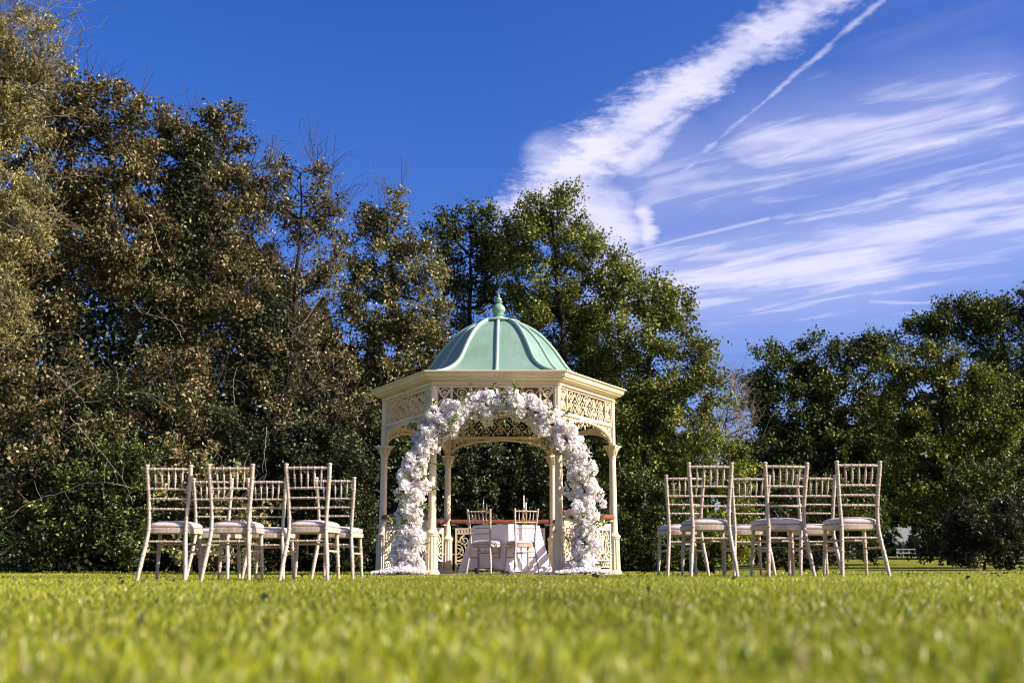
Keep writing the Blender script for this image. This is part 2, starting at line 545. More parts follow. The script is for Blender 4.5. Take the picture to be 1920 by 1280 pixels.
NLEAF = 0
DM = 3.5
def tree(seed, name, label, cat, Y, lobes, pal, base_px, dens=3.0, leaves=150, llen=.10, lwid=.055, clump=.42, deep=.8,
         group=None, trunk_r=.16, twig='twig_dark', bare=0, leafmat='leaf', droop=.3, shell=.45, trunk_top=None, ivy=None, loc_sigma=.085, multi=1):
    global NLEAF
    rng = np.random.default_rng(seed)
    root_p = up(base_px, 1070, Y)
    root_p[2] = float(gh(root_p[0], Y)) - .05
    cs = []; rs = []
    for lb in lobes:
        px, py, rx, ry = lb[:4]
        yy = Y + (lb[4] if len(lb) > 4 else 0)
        c = up(px, py, yy)
        sx = abs(up(px + rx, py, yy)[0] - c[0]); sz = abs(up(px, py - ry, yy)[2] - c[2])
        sy = deep * (sx + sz) / 2
        n = max(4, int(DM * dens * math.pi * sx * sz * (lb[5] if len(lb) > 5 else 1)))
        d = unit(rng.normal(size=(n, 3)))
        r = shell + (1.03 - shell) * np.sqrt(rng.random((n, 1)))
        r *= 1 + .10 * rng.normal(size=(n, 1))
        p = c + d * r * np.array([sx, sy, sz])
        cs.append(p)
    C_ = np.concatenate(cs)
    gz = gh(C_[:, 0], C_[:, 1])
    C_ = C_[C_[:, 2] > gz + .15]
    o = root_p.copy()
    T = thing(name, label, cat, tuple(o), 0, group)
    # limbs
    top = up(*trunk_top, Y) if trunk_top else np.array([C_[:, 0].mean(), Y, np.percentile(C_[:, 2], 80)])
    nodes = []; par = []
    kk = 14
    for m_ in range(multi):
        off = rng.normal(size=3) * np.array([.5, .4, .3]) * (m_ > 0)
        tp = top + off * 2.2
        b0 = root_p + off * np.array([.3, .3, 0])
        side = rng.normal(size=3) * .25
        prev = -1
        for i in range(kk):
            t = i / (kk - 1)
            q = b0 * (1 - t) + tp * t + side * math.sin(t * math.pi) + rng.normal(size=3) * .05 * (t > .1)
            nodes.append(q); par.append(prev); prev = len(nodes) - 1
    order = np.argsort(np.linalg.norm((C_ - top) * np.array([1, 1, .5]), axis=1))
    tips = []
    NP = np.zeros((len(nodes) + len(C_) * 8 + 10, 3)); NP[:len(nodes)] = nodes
    cnt = len(nodes)
    par = list(par)
    dirn = {}
    for ci in order:
        c = C_[ci]
        dd = c - NP[:cnt]
        dist = np.linalg.norm(dd, axis=1)
        cost = dist + 1.3 * np.maximum(0, .15 - dd[:, 2] / (dist + .01)) * dist
        cost[0:3] += 5
        j = int(np.argmin(cost))
        k = int(np.clip(dist[j] / .45, 1, 7))
        a = NP[j].copy()
        sag = np.array([0, 0, .10 * dist[j]])
        prev = j
        for i in range(1, k + 1):
            t = i / k
            q = a * (1 - t) + c * t - sag * math.sin(math.pi * t) * .6 + (rng.normal(size=3) * .05 * dist[j] * (i < k))
            NP[cnt] = q; par.append(prev); prev = cnt; cnt += 1
        tips.append(prev)
    NP = NP[:cnt]; par = np.array(par)
    load = np.zeros(cnt); load[tips] = 1
    for i in range(cnt - 1, 0, -1):
        if par[i] >= 0:
            load[par[i]] += max(load[i], .3)
    rr = .011 * np.power(np.maximum(load, .6), .5)
    trunk_r = trunk_r * .72
    rr = rr * (trunk_r / max(rr[:3].max(), 1e-6)) ** .8
    tz_ = (NP[:, 2] - o[2]) / max(top[2] - o[2], .1)
    rr = np.minimum(rr, trunk_r * np.clip(1.02 - .85 * tz_, .10, 1))
    kids = [[] for _ in range(cnt)]
    for i in range(cnt):
        if par[i] >= 0:
            kids[par[i]].append(i)
    mb = MB()
    stack = [i for i in range(cnt) if par[i] < 0]
    while stack:
        s0 = stack.pop()
        ch = [s0]
        if par[s0] >= 0:
            ch = [par[s0], s0]
        cur = s0
        while kids[cur]:
            ks = sorted(kids[cur], key=lambda q: -load[q])
            for q in ks[1:]:
                stack.append(q)
            cur = ks[0]
            ch.append(cur)
        if len(ch) > 1:
            r_ = rr[ch].copy()
            if par[s0] >= 0:
                r_[0] = r_[1]
            else:
                r_[0] *= 1.45; r_[1] *= 1.12
            mb.tube(NP[ch] - o, r_, 7 if r_.max() > .05 else 4, cap=False)
    mb.build('trunk', 'bark', T, smooth=80)
    # twigs and leaves
    nt = 6
    nC = len(C_)
    tw_a = np.repeat(C_, nt, 0)
    out = unit(np.repeat(C_ - np.array([o[0], Y, 0]) * 1.0 - np.array([0, 0, 1.0]) * (C_[:, 2:3] * .6), nt, 0))
    dirs = unit(rng.normal(size=(nC * nt, 3)) + .35 * out + np.array([0, 0, .15]))
    tl = clump * (.45 + .8 * rng.random((nC * nt, 1)))
    tw_b = tw_a + dirs * tl * np.array([1, 1, .85])
    lp = []; lc = []
    per = max(1, int(leaves / nt))
    clump_shift = np.repeat(np.clip(rng.normal(1, .26, size=(nC, 1)), .5, 1.7), nt * per, 0)
    t = .25 + .85 * rng.random((nC * nt * per, 1))
    A_ = np.repeat(tw_a, per, 0); B_ = np.repeat(tw_b, per, 0)
    lp = A_ * (1 - t) + B_ * t + rng.normal(size=(len(A_), 3)) * loc_sigma
    keep = lp[:, 2] > gh(lp[:, 0], lp[:, 1]) + .02
    lp = lp[keep]
    col_ = pick(rng, pal, len(lp)) * clump_shift[keep]
    V = leaf_quads(rng, lp, llen, lwid, .45, droop) - o
    NLEAF += len(lp)
    tag(soup('crown', V, 4, col_, leafmat, T, LEAFPAT), kind='stuff')
    tv = prisms(tw_a, tw_b, .009, .003)
    if bare:
        nb = int(bare * nC)
        idx = rng.choice(nC, nb)
        a = C_[idx]
        d0 = unit(out[idx * nt] + np.array([.10, 0, .25]) + .6 * rng.normal(size=(nb, 3)))
        ext = [tv]
        L = .35 + .5 * rng.random((nb, 1))
        m1 = a + d0 * L
        ext.append(prisms(a, m1, .011, .007))
        for q in range(4):
            d1 = unit(d0 + .5 * rng.normal(size=(nb, 3)) + np.array([0, 0, .1]))
            st = a + d0 * L * (.4 + .2 * q)
            m2 = st + d1 * (.3 + .45 * rng.random((nb, 1)))
            ext.append(prisms(st, m2, .007, .0035))
            for z in range(2):
                d2 = unit(d1 + .6 * rng.normal(size=(nb, 3)))
                s2 = st + (m2 - st) * (.5 + .4 * z)
                ext.append(prisms(s2, s2 + d2 * (.15 + .3 * rng.random((nb, 1))), .0045, .0025))
        tv = np.concatenate(ext)
    tag(soup('twigs', tv - o, 6, None, twig, T, PRISMPAT), kind='stuff')
    if ivy:
        ip = []
        for (px, py, rx, ry, n) in ivy:
            c = up(px, py, Y - .4)
            sx = abs(up(px + rx, py, Y)[0] - c[0]); sz = abs(up(px, py - ry, Y)[2] - c[2])
            d = unit(rng.normal(size=(n, 3))) * (.55 + .45 * rng.random((n, 1)) ** .5) * (1 + .16 * rng.normal(size=(n, 1)))
            ip.append(c + d * np.array([sx, .7 * sx, sz]))
        ip = np.concatenate(ip)
        NLEAF += len(ip)
        tag(soup('ivy', leaf_quads(rng, ip, .075, .06, .2, .2) - o, 4, pick(rng, IVY, len(ip)), 'dark_leaf', T, LEAFPAT), kind='stuff')
    return T

LEFT = 'autumn trees behind the left chairs'
tree(1, 'pale_tree', 'pale yellow-green fine-leaved tree cut off by the top left corner', 'tree', 19.5,
     [(15, 60, 88, 110), (-70, 60, 120, 150), (-20, 230, 95, 110), (40, 170, 62, 70), (-60, 330, 100, 160), (10, 420, 70, 110), (-40, 560, 90, 120)],
     TAN, -110, dens=3.2, leaves=200, llen=.08, lwid=.026, clump=.40, group=LEFT, twig='twig_pale', bare=.5, droop=.9, trunk_top=(-40, 40), loc_sigma=.07)
T2 = tree(2, 'brown_tree', 'tall brown-leaved autumn tree with a dark trunk behind the leftmost chair', 'tree', 22.0,
     [(190, 215, 75, 62), (110, 215, 70, 70), (245, 270, 50, 70), (80, 310, 85, 90), (200, 350, 90, 90), (110, 470, 110, 90), (230, 470, 80, 90), (50, 600, 100, 90),
      (90, 740, 110, 80, -1.2), (20, 800, 90, 90), (130, 830, 80, 50, -2.2, .7), (40, 900, 60, 50, -2.4, .6)],
     BR, 62, dens=2.4, leaves=200, llen=.088, lwid=.054, clump=.38, group=LEFT, trunk_r=.20, bare=.2, droop=.6, trunk_top=(150, 200), ivy=None)
T3 = tree(3, 'brown_tree', 'brown-leaved autumn tree with an ivy-clad top, second tall one from the left', 'tree', 23.0,
     [(415, 225, 30, 48), (350, 255, 60, 52), (300, 300, 40, 50), (455, 360, 40, 55), (430, 310, 38, 52), (320, 340, 62, 60), (410, 380, 70, 70), (300, 440, 75, 80), (400, 480, 90, 90), (320, 560, 90, 80), (430, 600, 80, 90),
      (330, 740, 85, 90, -1.5), (300, 830, 75, 60, -1.8), (250, 900, 60, 50, -2.6, .6), (400, 800, 60, 60, -2.0, .7)],
     BR, 345, dens=2.4, leaves=190, llen=.086, lwid=.052, clump=.36, group=LEFT, trunk_r=.18, bare=.35, droop=.6, trunk_top=(375, 230),
     ivy=[(372, 300, 36, 42, 3400), (352, 400, 60, 66, 5200), (320, 560, 60, 100, 5000)])
T4 = tree(4, 'sparse_tree', 'sparse brown autumn tree with bare twigs against the sky, right of the ivy-clad one', 'tree', 23.6,
     [(520, 345, 50, 45), (590, 340, 30, 38), (625, 420, 26, 40), (475, 370, 35, 45), (570, 410, 60, 55), (500, 430, 52, 60), (610, 470, 38, 60), (550, 510, 75, 60), (480, 540, 60, 70), (560, 600, 80, 60), (500, 680, 90, 80), (590, 720, 70, 80), (540, 800, 70, 50, -2.0, .8), (620, 810, 50, 50, -2.2, .7)],
     BR, 505, dens=1.7, leaves=130, llen=.084, lwid=.052, clump=.38, group=LEFT, trunk_r=.15, bare=.9, droop=.6, trunk_top=(560, 330),
     ivy=[(500, 640, 55, 90, 4200)])
tree(5, 'grey_green_tree', 'grey-green tree turning brown between the sparse tree and the dome', 'tree', 25.0,
     [(700, 415, 30, 45), (745, 410, 26, 38), (700, 490, 55, 55), (770, 500, 60, 55), (690, 580, 50, 60), (780, 590, 75, 65), (720, 660, 85, 70), (640, 640, 45, 50), (820, 680, 50, 60), (650, 740, 80, 60), (760, 760, 80, 60), (690, 830, 90, 70)],
     MIXED, 735, dens=2.7, leaves=190, llen=.085, lwid=.055, clump=.36, group=LEFT, trunk_r=.17, bare=.2, trunk_top=(730, 400))
OKS = 'green oaks behind the gazebo'
tree(6, 'oak_tree', 'dark green oak with its forked trunk showing left of the finial', 'tree', 29.0,
     [(895, 425, 62, 38), (840, 455, 45, 40), (935, 470, 45, 50), (880, 500, 70, 42), (850, 560, 48, 50), (940, 560, 45, 50), (880, 640, 70, 40)],
     DOAK, 905, dens=2.1, leaves=180, llen=.092, lwid=.062, clump=.46, group=OKS, trunk_r=.22, trunk_top=(890, 430), multi=2)
tree(7, 'oak_tree', 'tallest green oak, standing right of the finial', 'tree', 27.5,
     [(1010, 395, 38, 38), (1050, 400, 32, 42), (990, 450, 48, 52), (1070, 460, 52, 55), (1120, 490, 45, 42), (1010, 530, 62, 60), (1100, 560, 70, 55), (1165, 540, 45, 52), (1030, 620, 70, 55), (1130, 640, 75, 55), (1060, 700, 80, 50), (1150, 730, 70, 60)],
     OAK, 1030, dens=2.7, leaves=200, llen=.082, lwid=.058, clump=.42, group=OKS, trunk_r=.20, trunk_top=(1030, 390), multi=2)
tree(8, 'oak_tree', 'green oak sloping down to the right of the gazebo roof', 'tree', 26.0,
     [(1215, 555, 42, 40), (1260, 580, 38, 42), (1200, 630, 60, 55), (1270, 650, 40, 55), (1320, 680, 36, 38), (1230, 720, 70, 60), (1310, 745, 48, 45), (1200, 800, 70, 60), (1280, 810, 62, 55), (1180, 880, 70, 60), (1270, 890, 70, 60), (1210, 970, 80, 70)],
     OAK, 1225, dens=2.8, leaves=200, llen=.082, lwid=.056, clump=.42, group=OKS, trunk_r=.18, trunk_top=(1230, 580))
tree(9, 'bare_tree', 'small bare grey-twigged tree in the gap right of the oaks', 'tree', 36.0,
     [(1375, 750, 22, 50), (1360, 810, 35, 40), (1390, 800, 22, 40)], BR, 1365, dens=3.0, leaves=4, llen=.06, lwid=.04, clump=.7, twig='twig_pale', bare=1.4, trunk_r=.07, trunk_top=(1372, 720))
RG = 'dark trees on the right'
tree(10, 'round_tree', 'dark green round-topped tree behind the right-hand chairs', 'tree', 42.0,
     [(1450, 690, 42, 42), (1420, 740, 34, 45), (1520, 680, 50, 42), (1600, 660, 50, 35), (1650, 665, 40, 38), (1480, 770, 75, 60), (1580, 760, 85, 65), (1440, 850, 62, 60), (1402, 880, 34, 60), (1540, 870, 90, 70), (1640, 830, 70, 70), (1480, 960, 80, 60), (1590, 970, 70, 60)],
     DOAK, 1535, dens=1.6, leaves=190, llen=.12, lwid=.085, clump=.56, group=RG, trunk_r=.26, trunk_top=(1550, 690), loc_sigma=.12)
tree(11, 'round_tree', 'yellow-green sunlit tree in front of the tallest right-hand tree', 'tree', 38.0,
     [(1720, 690, 58, 42), (1790, 700, 48, 40), (1850, 740, 42, 42), (1700, 760, 62, 55), (1790, 780, 75, 55), (1860, 820, 50, 50), (1730, 850, 75, 55), (1830, 890, 75, 55), (1740, 930, 70, 50)],
     TOAK, 1790, dens=1.7, leaves=190, llen=.115, lwid=.08, clump=.52, group=RG, trunk_r=.24, trunk_top=(1770, 720), loc_sigma=.12)
tree(12, 'round_tree', 'tallest dark tree at the right edge of the picture', 'tree', 46.0,
     [(1790, 600, 70, 38), (1850, 590, 52, 34), (1925, 590, 62, 45), (1740, 640, 45, 35), (1900, 660, 80, 60), (1990, 640, 70, 80), (1900, 780, 80, 80), (1980, 800, 90, 110), (1900, 920, 80, 80), (1990, 960, 90, 90)],
     DOAK, 1900, dens=1.5, leaves=190, llen=.13, lwid=.09, clump=.60, group=RG, trunk_r=.3, trunk_top=(1880, 610), loc_sigma=.13)
# undergrowth along the lawn's edge, one plant at a time
UG = 'shrubs along the edge of the lawn'
def shrub(seed, name, label, Y, lobes, pal, base, dens=2.3, leaves=170, llen=.065, lwid=.05, clump=.33, **kw):
    return tree(seed, name, label, 'shrub', Y, lobes, pal, base, dens=dens, leaves=leaves, llen=llen, lwid=lwid, clump=clump, group=UG, trunk_r=kw.pop('trunk_r', .06), shell=kw.pop('shell', .5), leafmat='leaf', loc_sigma=.06, **kw)
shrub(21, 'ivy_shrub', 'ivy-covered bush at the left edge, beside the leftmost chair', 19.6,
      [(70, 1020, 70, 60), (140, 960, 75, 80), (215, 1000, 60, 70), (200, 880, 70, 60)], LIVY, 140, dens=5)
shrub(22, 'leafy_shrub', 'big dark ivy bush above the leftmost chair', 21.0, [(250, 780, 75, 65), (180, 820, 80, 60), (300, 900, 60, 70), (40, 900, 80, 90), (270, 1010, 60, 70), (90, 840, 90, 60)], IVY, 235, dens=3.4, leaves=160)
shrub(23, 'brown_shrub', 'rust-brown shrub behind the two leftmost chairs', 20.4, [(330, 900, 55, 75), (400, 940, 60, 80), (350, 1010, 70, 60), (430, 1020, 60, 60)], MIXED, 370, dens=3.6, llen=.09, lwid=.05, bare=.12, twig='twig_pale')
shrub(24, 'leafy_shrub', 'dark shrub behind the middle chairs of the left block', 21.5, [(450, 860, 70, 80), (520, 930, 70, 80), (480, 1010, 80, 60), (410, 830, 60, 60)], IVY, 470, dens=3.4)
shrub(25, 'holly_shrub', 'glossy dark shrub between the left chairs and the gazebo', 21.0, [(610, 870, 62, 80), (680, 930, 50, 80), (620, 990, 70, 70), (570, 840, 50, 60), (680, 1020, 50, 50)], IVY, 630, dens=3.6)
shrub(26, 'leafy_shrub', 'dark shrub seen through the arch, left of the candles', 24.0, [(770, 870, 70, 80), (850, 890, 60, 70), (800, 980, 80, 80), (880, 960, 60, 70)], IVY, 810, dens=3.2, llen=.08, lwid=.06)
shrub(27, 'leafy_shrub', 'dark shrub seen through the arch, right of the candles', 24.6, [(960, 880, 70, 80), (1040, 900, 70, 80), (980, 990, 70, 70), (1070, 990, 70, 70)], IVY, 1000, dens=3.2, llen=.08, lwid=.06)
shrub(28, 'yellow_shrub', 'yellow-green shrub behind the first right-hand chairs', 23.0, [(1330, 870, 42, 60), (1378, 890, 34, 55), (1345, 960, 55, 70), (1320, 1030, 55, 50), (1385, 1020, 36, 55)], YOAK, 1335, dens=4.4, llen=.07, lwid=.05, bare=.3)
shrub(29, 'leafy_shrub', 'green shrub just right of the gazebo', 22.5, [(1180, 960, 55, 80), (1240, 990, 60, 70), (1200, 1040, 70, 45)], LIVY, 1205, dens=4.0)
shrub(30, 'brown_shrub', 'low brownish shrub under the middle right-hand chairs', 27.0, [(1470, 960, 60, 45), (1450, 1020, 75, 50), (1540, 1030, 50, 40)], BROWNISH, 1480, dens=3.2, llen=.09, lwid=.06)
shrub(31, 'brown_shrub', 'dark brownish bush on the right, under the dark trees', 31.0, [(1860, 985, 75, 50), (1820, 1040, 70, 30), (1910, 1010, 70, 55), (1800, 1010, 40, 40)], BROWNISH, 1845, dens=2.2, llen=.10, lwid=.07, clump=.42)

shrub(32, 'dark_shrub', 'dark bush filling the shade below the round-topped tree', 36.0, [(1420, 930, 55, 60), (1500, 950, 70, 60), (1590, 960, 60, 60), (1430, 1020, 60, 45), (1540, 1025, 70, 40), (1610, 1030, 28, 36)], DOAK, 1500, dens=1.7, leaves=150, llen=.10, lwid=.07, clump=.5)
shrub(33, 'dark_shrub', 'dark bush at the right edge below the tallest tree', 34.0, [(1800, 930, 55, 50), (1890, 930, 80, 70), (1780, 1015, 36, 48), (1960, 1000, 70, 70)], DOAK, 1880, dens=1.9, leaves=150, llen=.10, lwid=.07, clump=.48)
# pale dead boughs reaching out of the left-hand trees
def dead_branch(seed, tree_, Y, pts, r0=.008):
    rg = np.random.default_rng(seed)
    q = np.array([up(x, y, Y + .12 * rg.normal()) for x, y in pts])
    k = np.linspace(0, len(q) - 1, 6 * len(q))
    p = np.stack([np.interp(k, np.arange(len(q)), q[:, i]) for i in range(3)], -1)
    for _ in range(3):
        p[1:-1] = (p[:-2] + 2 * p[1:-1] + p[2:]) / 4
    p += rg.normal(size=p.shape) * .008
    o_ = np.array(tree_.location)
    mb = MB().tube(p - o_, np.linspace(r0, .003, len(p)), 6)
    for j in range(3, len(p) - 1, 3):
        d = unit(p[min(j + 2, len(p) - 1)] - p[j - 1] + .35 * rg.normal(size=3) + np.array([0, -.02, rg.choice([-.12, .15])]))
        L = rg.uniform(.12, .38)
        e = p[j] + d * L + rg.normal(size=3) * .03
        mb.tube(np.array([p[j], (p[j] + e) / 2 + rg.normal(size=3) * .02, e]) - o_, [.0042, .0032, .002], 4)
    mb.build('dead_branch', 'twig_pale', tree_, smooth=70)
for i, (t_, Y_, pts) in enumerate([
        (T2, 18.6, [(250, 915), (205, 905), (165, 903), (120, 922), (70, 935), (20, 962)]),
        (T2, 18.7, [(130, 780), (165, 820), (200, 860), (232, 900), (250, 945)]),
        (T2, 18.8, [(60, 760), (105, 745), (150, 712), (185, 705), (232, 688)]),
        (T2, 19.0, [(90, 690), (120, 715), (150, 745), (170, 772)]),
        (T3, 19.8, [(345, 640), (325, 600), (290, 592), (262, 586), (250, 565)]),
        (T3, 20.0, [(300, 470), (285, 425), (270, 400), (262, 380)]),
        (T3, 20.2, [(440, 760), (436, 715), (445, 690), (470, 655)]),
        (T4, 20.6, [(600, 690), (585, 650), (560, 640), (540, 610)]),
        (T4, 20.4, [(500, 800), (495, 850), (500, 890), (480, 940)]),
        (T4, 21.0, [(560, 620), (600, 560), (628, 510), (655, 440)])]):
    dead_branch(900 + i, t_, Y_, pts)

# the wood behind reads as one dark mass
rng = np.random.default_rng(77)
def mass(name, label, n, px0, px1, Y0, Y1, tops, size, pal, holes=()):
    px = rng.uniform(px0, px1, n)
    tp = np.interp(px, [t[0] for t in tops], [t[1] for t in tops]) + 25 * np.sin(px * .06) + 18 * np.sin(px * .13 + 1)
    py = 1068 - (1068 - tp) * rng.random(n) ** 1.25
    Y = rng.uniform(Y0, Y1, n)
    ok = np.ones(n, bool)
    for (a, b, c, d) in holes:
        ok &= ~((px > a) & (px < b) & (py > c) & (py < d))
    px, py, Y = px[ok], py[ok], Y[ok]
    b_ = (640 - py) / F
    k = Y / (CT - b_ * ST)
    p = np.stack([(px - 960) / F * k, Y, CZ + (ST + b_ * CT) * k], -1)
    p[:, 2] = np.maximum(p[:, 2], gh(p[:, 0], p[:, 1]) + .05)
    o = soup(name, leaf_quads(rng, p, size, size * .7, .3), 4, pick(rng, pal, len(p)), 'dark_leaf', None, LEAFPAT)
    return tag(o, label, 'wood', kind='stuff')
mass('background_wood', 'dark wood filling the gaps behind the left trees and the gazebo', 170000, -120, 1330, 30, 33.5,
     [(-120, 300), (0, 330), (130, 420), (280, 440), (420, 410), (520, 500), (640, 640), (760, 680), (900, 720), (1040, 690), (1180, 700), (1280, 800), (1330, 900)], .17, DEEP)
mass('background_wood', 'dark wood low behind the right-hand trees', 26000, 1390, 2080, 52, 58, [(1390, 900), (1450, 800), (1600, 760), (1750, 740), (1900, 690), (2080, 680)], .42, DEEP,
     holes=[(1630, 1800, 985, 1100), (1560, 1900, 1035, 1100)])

mass('distant_wood', 'far belt of trees closing the horizon', 30000, -500, 2500, 95, 105, [(-500, 960), (700, 960), (1400, 990), (2500, 960)], .9, DEEP)

# ------------------------------------------------------------------ gazebo
R = 1.71
GX, GY, GR = -0.207, 16.01, rad(-0.6)
G = thing('gazebo', 'cream hexagonal iron gazebo with a green domed roof', 'gazebo', (GX, GY, -0.012), GR)
def hexp(r, k, z=0.0):
    a = rad(-120 + 60 * k)               # 0 front left, 1 front right, 2 right, 3 rear right, 4 rear left, 5 left
    return np.array([r * math.cos(a), r * math.sin(a), z])
m = MB()
v = [hexp(1.86, k, -.04) for k in range(6)] + [hexp(1.86, k, .002) for k in range(6)]
m.raw(v, [tuple(range(5, -1, -1)), tuple(range(6, 12))] + [(k, (k + 1) % 6, 6 + (k + 1) % 6, 6 + k) for k in range(6)])
m.build('floor_slab', 'stone', G)
z0 = .002
lower = MB().lathe([(.10, z0), (.112, z0), (.112, z0 + .025), (.102, z0 + .04), (.092, z0 + .055)], 28)
flut = MB().lathe([(.090, z0 + .055), (.086, .30), (.082, .50)], 56, flute=.13, nf=14)
ring = MB().lathe([(.082, .50), (.088, .507), (.088, .52), (.096, .527), (.099, .54), (.096, .553), (.086, .562), (.072, .572), (.062, .60)], 28)
shaft = MB().lathe([(.062, .60), (.058, .63), (.055, .80), (.050, 1.66), (.050, 1.69), (.057, 1.697), (.059, 1.705), (.057, 1.713), (.051, 1.72)], 24)
capm = MB().lathe([(.051, 1.72), (.056, 1.74), (.062, 1.775), (.074, 1.815), (.086, 1.840), (.092, 1.852)], 24)
for k in range(8):                      # acanthus leaves round the capital
    a = k * math.pi / 4
    ca, sa = math.cos(a), math.sin(a)
    pr = [(.056, 1.725, .012), (.070, 1.76, .022), (.084, 1.80, .024), (.104, 1.832, .018), (.108, 1.822, .006)]
    v = []; f = []
    for (r_, z_, h_) in pr:
        v += [(r_ * ca - h_ * sa, r_ * sa + h_ * ca, z_), ((r_ + .008) * ca, (r_ + .008) * sa, z_), (r_ * ca + h_ * sa, r_ * sa - h_ * ca, z_)]
    for i in range(4):
        for j in range(2):
            f.append((i * 3 + j, i * 3 + j + 1, i * 3 + j + 4, i * 3 + j + 3))
    capm.raw(v, f)
capm.box((0, 0, 1.866), (.205, .205, .020))
capm.box((0, 0, 1.849), (.180, .180, .014))
post = MB().lathe([(.046, 1.876), (.043, 1.90), (.043, 2.52), (.050, 2.525), (.050, 2.544)], 16)
post.box((0, .0, 2.215), (.075, .075, .66))
col_meshes = [('base_moulding', lower.mesh('base_moulding', 'cream_paint', 40)), ('fluted_base', flut.mesh('fluted_base', 'cream_paint', 60)),
              ('collar', ring.mesh('collar', 'cream_paint', 40)), ('capital', capm.mesh('capital', 'cream_paint', 40)), ('upper_post', post.mesh('upper_post', 'cream_paint', 40))]
shaft_me = shaft.mesh('column', 'cream_paint', 40)
for k in range(6):
    p = hexp(R, k)
    c = obj('column', shaft_me, G, tuple(p), rad(30 + 60 * k))
    for nm, me in col_meshes:
        obj(nm, me, c)

def circ(cx, cz, r, n=20, a0=0.0, a1=2 * math.pi):
    t = np.linspace(a0, a1, n + 1)
    return np.stack([cx + r * np.cos(t), cz + r * np.sin(t)], -1)
def spiral(cx, cz, r, turns, a0, sgn=1, n=None):
    n = n or int(16 * turns)
    t = np.linspace(0, 1, n)
    a = a0 + sgn * t * turns * 2 * math.pi
    rr_ = r * (1 - .80 * t)
    return np.stack([cx + rr_ * np.cos(a), cz + rr_ * np.sin(a)], -1)
def scroll_rect(mb, x0, x1, z0_, z1, cell, wd, dp, rs):
    """a lace of scrolls filling a rectangle, mirrored about its middle"""
    W, H = x1 - x0, z1 - z0_
    n = max(1, round(W / cell)); cw = W / n
    for i in range(n):
        sg = 1 if i < n / 2 else -1
        cx = x0 + cw * (i + .5)
        for s in (1, -1):
            cz = (z0_ + z1) / 2 + s * H * .24
            r_ = min(cw * .46, H * .25)
            mb.ribbon(spiral(cx, cz, r_, 1.6, (0 if s > 0 else math.pi), sg * s), np.linspace(wd, wd * .8, int(16 * 1.6)), dp)
            mb.ribbon(circ(cx, cz, r_ * .22, 8), wd * .9, dp * 1.2)
        t = np.linspace(-1, 1, 13)
        for s in (1, -1):                # crossing ogees
            mb.ribbon(np.stack([cx + s * cw * .5 * np.sin(t * math.pi / 2), (z0_ + z1) / 2 + t * H * .5], -1), wd * .85, dp)
        for s in (1, -1):                # leaf tips
            mb.ribbon(np.array([(cx, (z0_ + z1) / 2 + s * H * .02), (cx + .012, (z0_ + z1) / 2 + s * H * .07), (cx, (z0_ + z1) / 2 + s * H * .13)]), np.array([.004, wd * 1.8, .004]), dp)
        if i:
            mb.ribbon(circ(x0 + cw * i, (z0_ + z1) / 2, H * .11, 12), wd * .9, dp)

FT, FB = 2.518, 2.190                     # frieze top and bottom
half = R / 2 - .045
fr_frame = MB()
fr_frame.box((0, 0, FT + .013), (2 * half, .05, .026)); fr_frame.box((0, 0, FB - .019), (2 * half, .055, .038))
fr_frame.box((0, -.004, FB + .006), (2 * half, .034, .012))
SP = .20
for s in (-1, 1):
    fr_frame.box((s * (half - SP), 0, (FT + FB) / 2 + .006), (.032, .038, FT - FB - .012))
    fr_frame.box((s * (half - SP), 0, (FT + FB) / 2 + .006), (.012, .052, FT - FB - .012))
    fr_frame.box((s * (half - .008), 0, (FT + FB) / 2 + .006), (.016, .036, FT - FB - .012))
fr_me = fr_frame.mesh('frieze_panel', 'cream_paint')
sw = MB()
scroll_rect(sw, -half + SP + .016, half - SP - .016, FB + .012, FT, .235, .0125, .015, 1)
sw_me = sw.mesh('scrollwork', 'cream_paint')
side_mes = []
for s in (-1, 1):
    sw2 = MB()
    a, b = s * (half - SP + .016), s * (half - .016)
    scroll_rect(sw2, min(a, b), max(a, b), FB + .012, FT, .17, .0135, .014, 2)
    for q in (1, -1):
        sw2.ribbon(np.array([(a, (FT + FB + .012) / 2 - q * (FT - FB - .012) / 2), (b, (FT + FB + .012) / 2 + q * (FT - FB - .012) / 2)]), .011, .015)
    side_mes.append(sw2.mesh('side_scrollwork', 'cream_paint'))
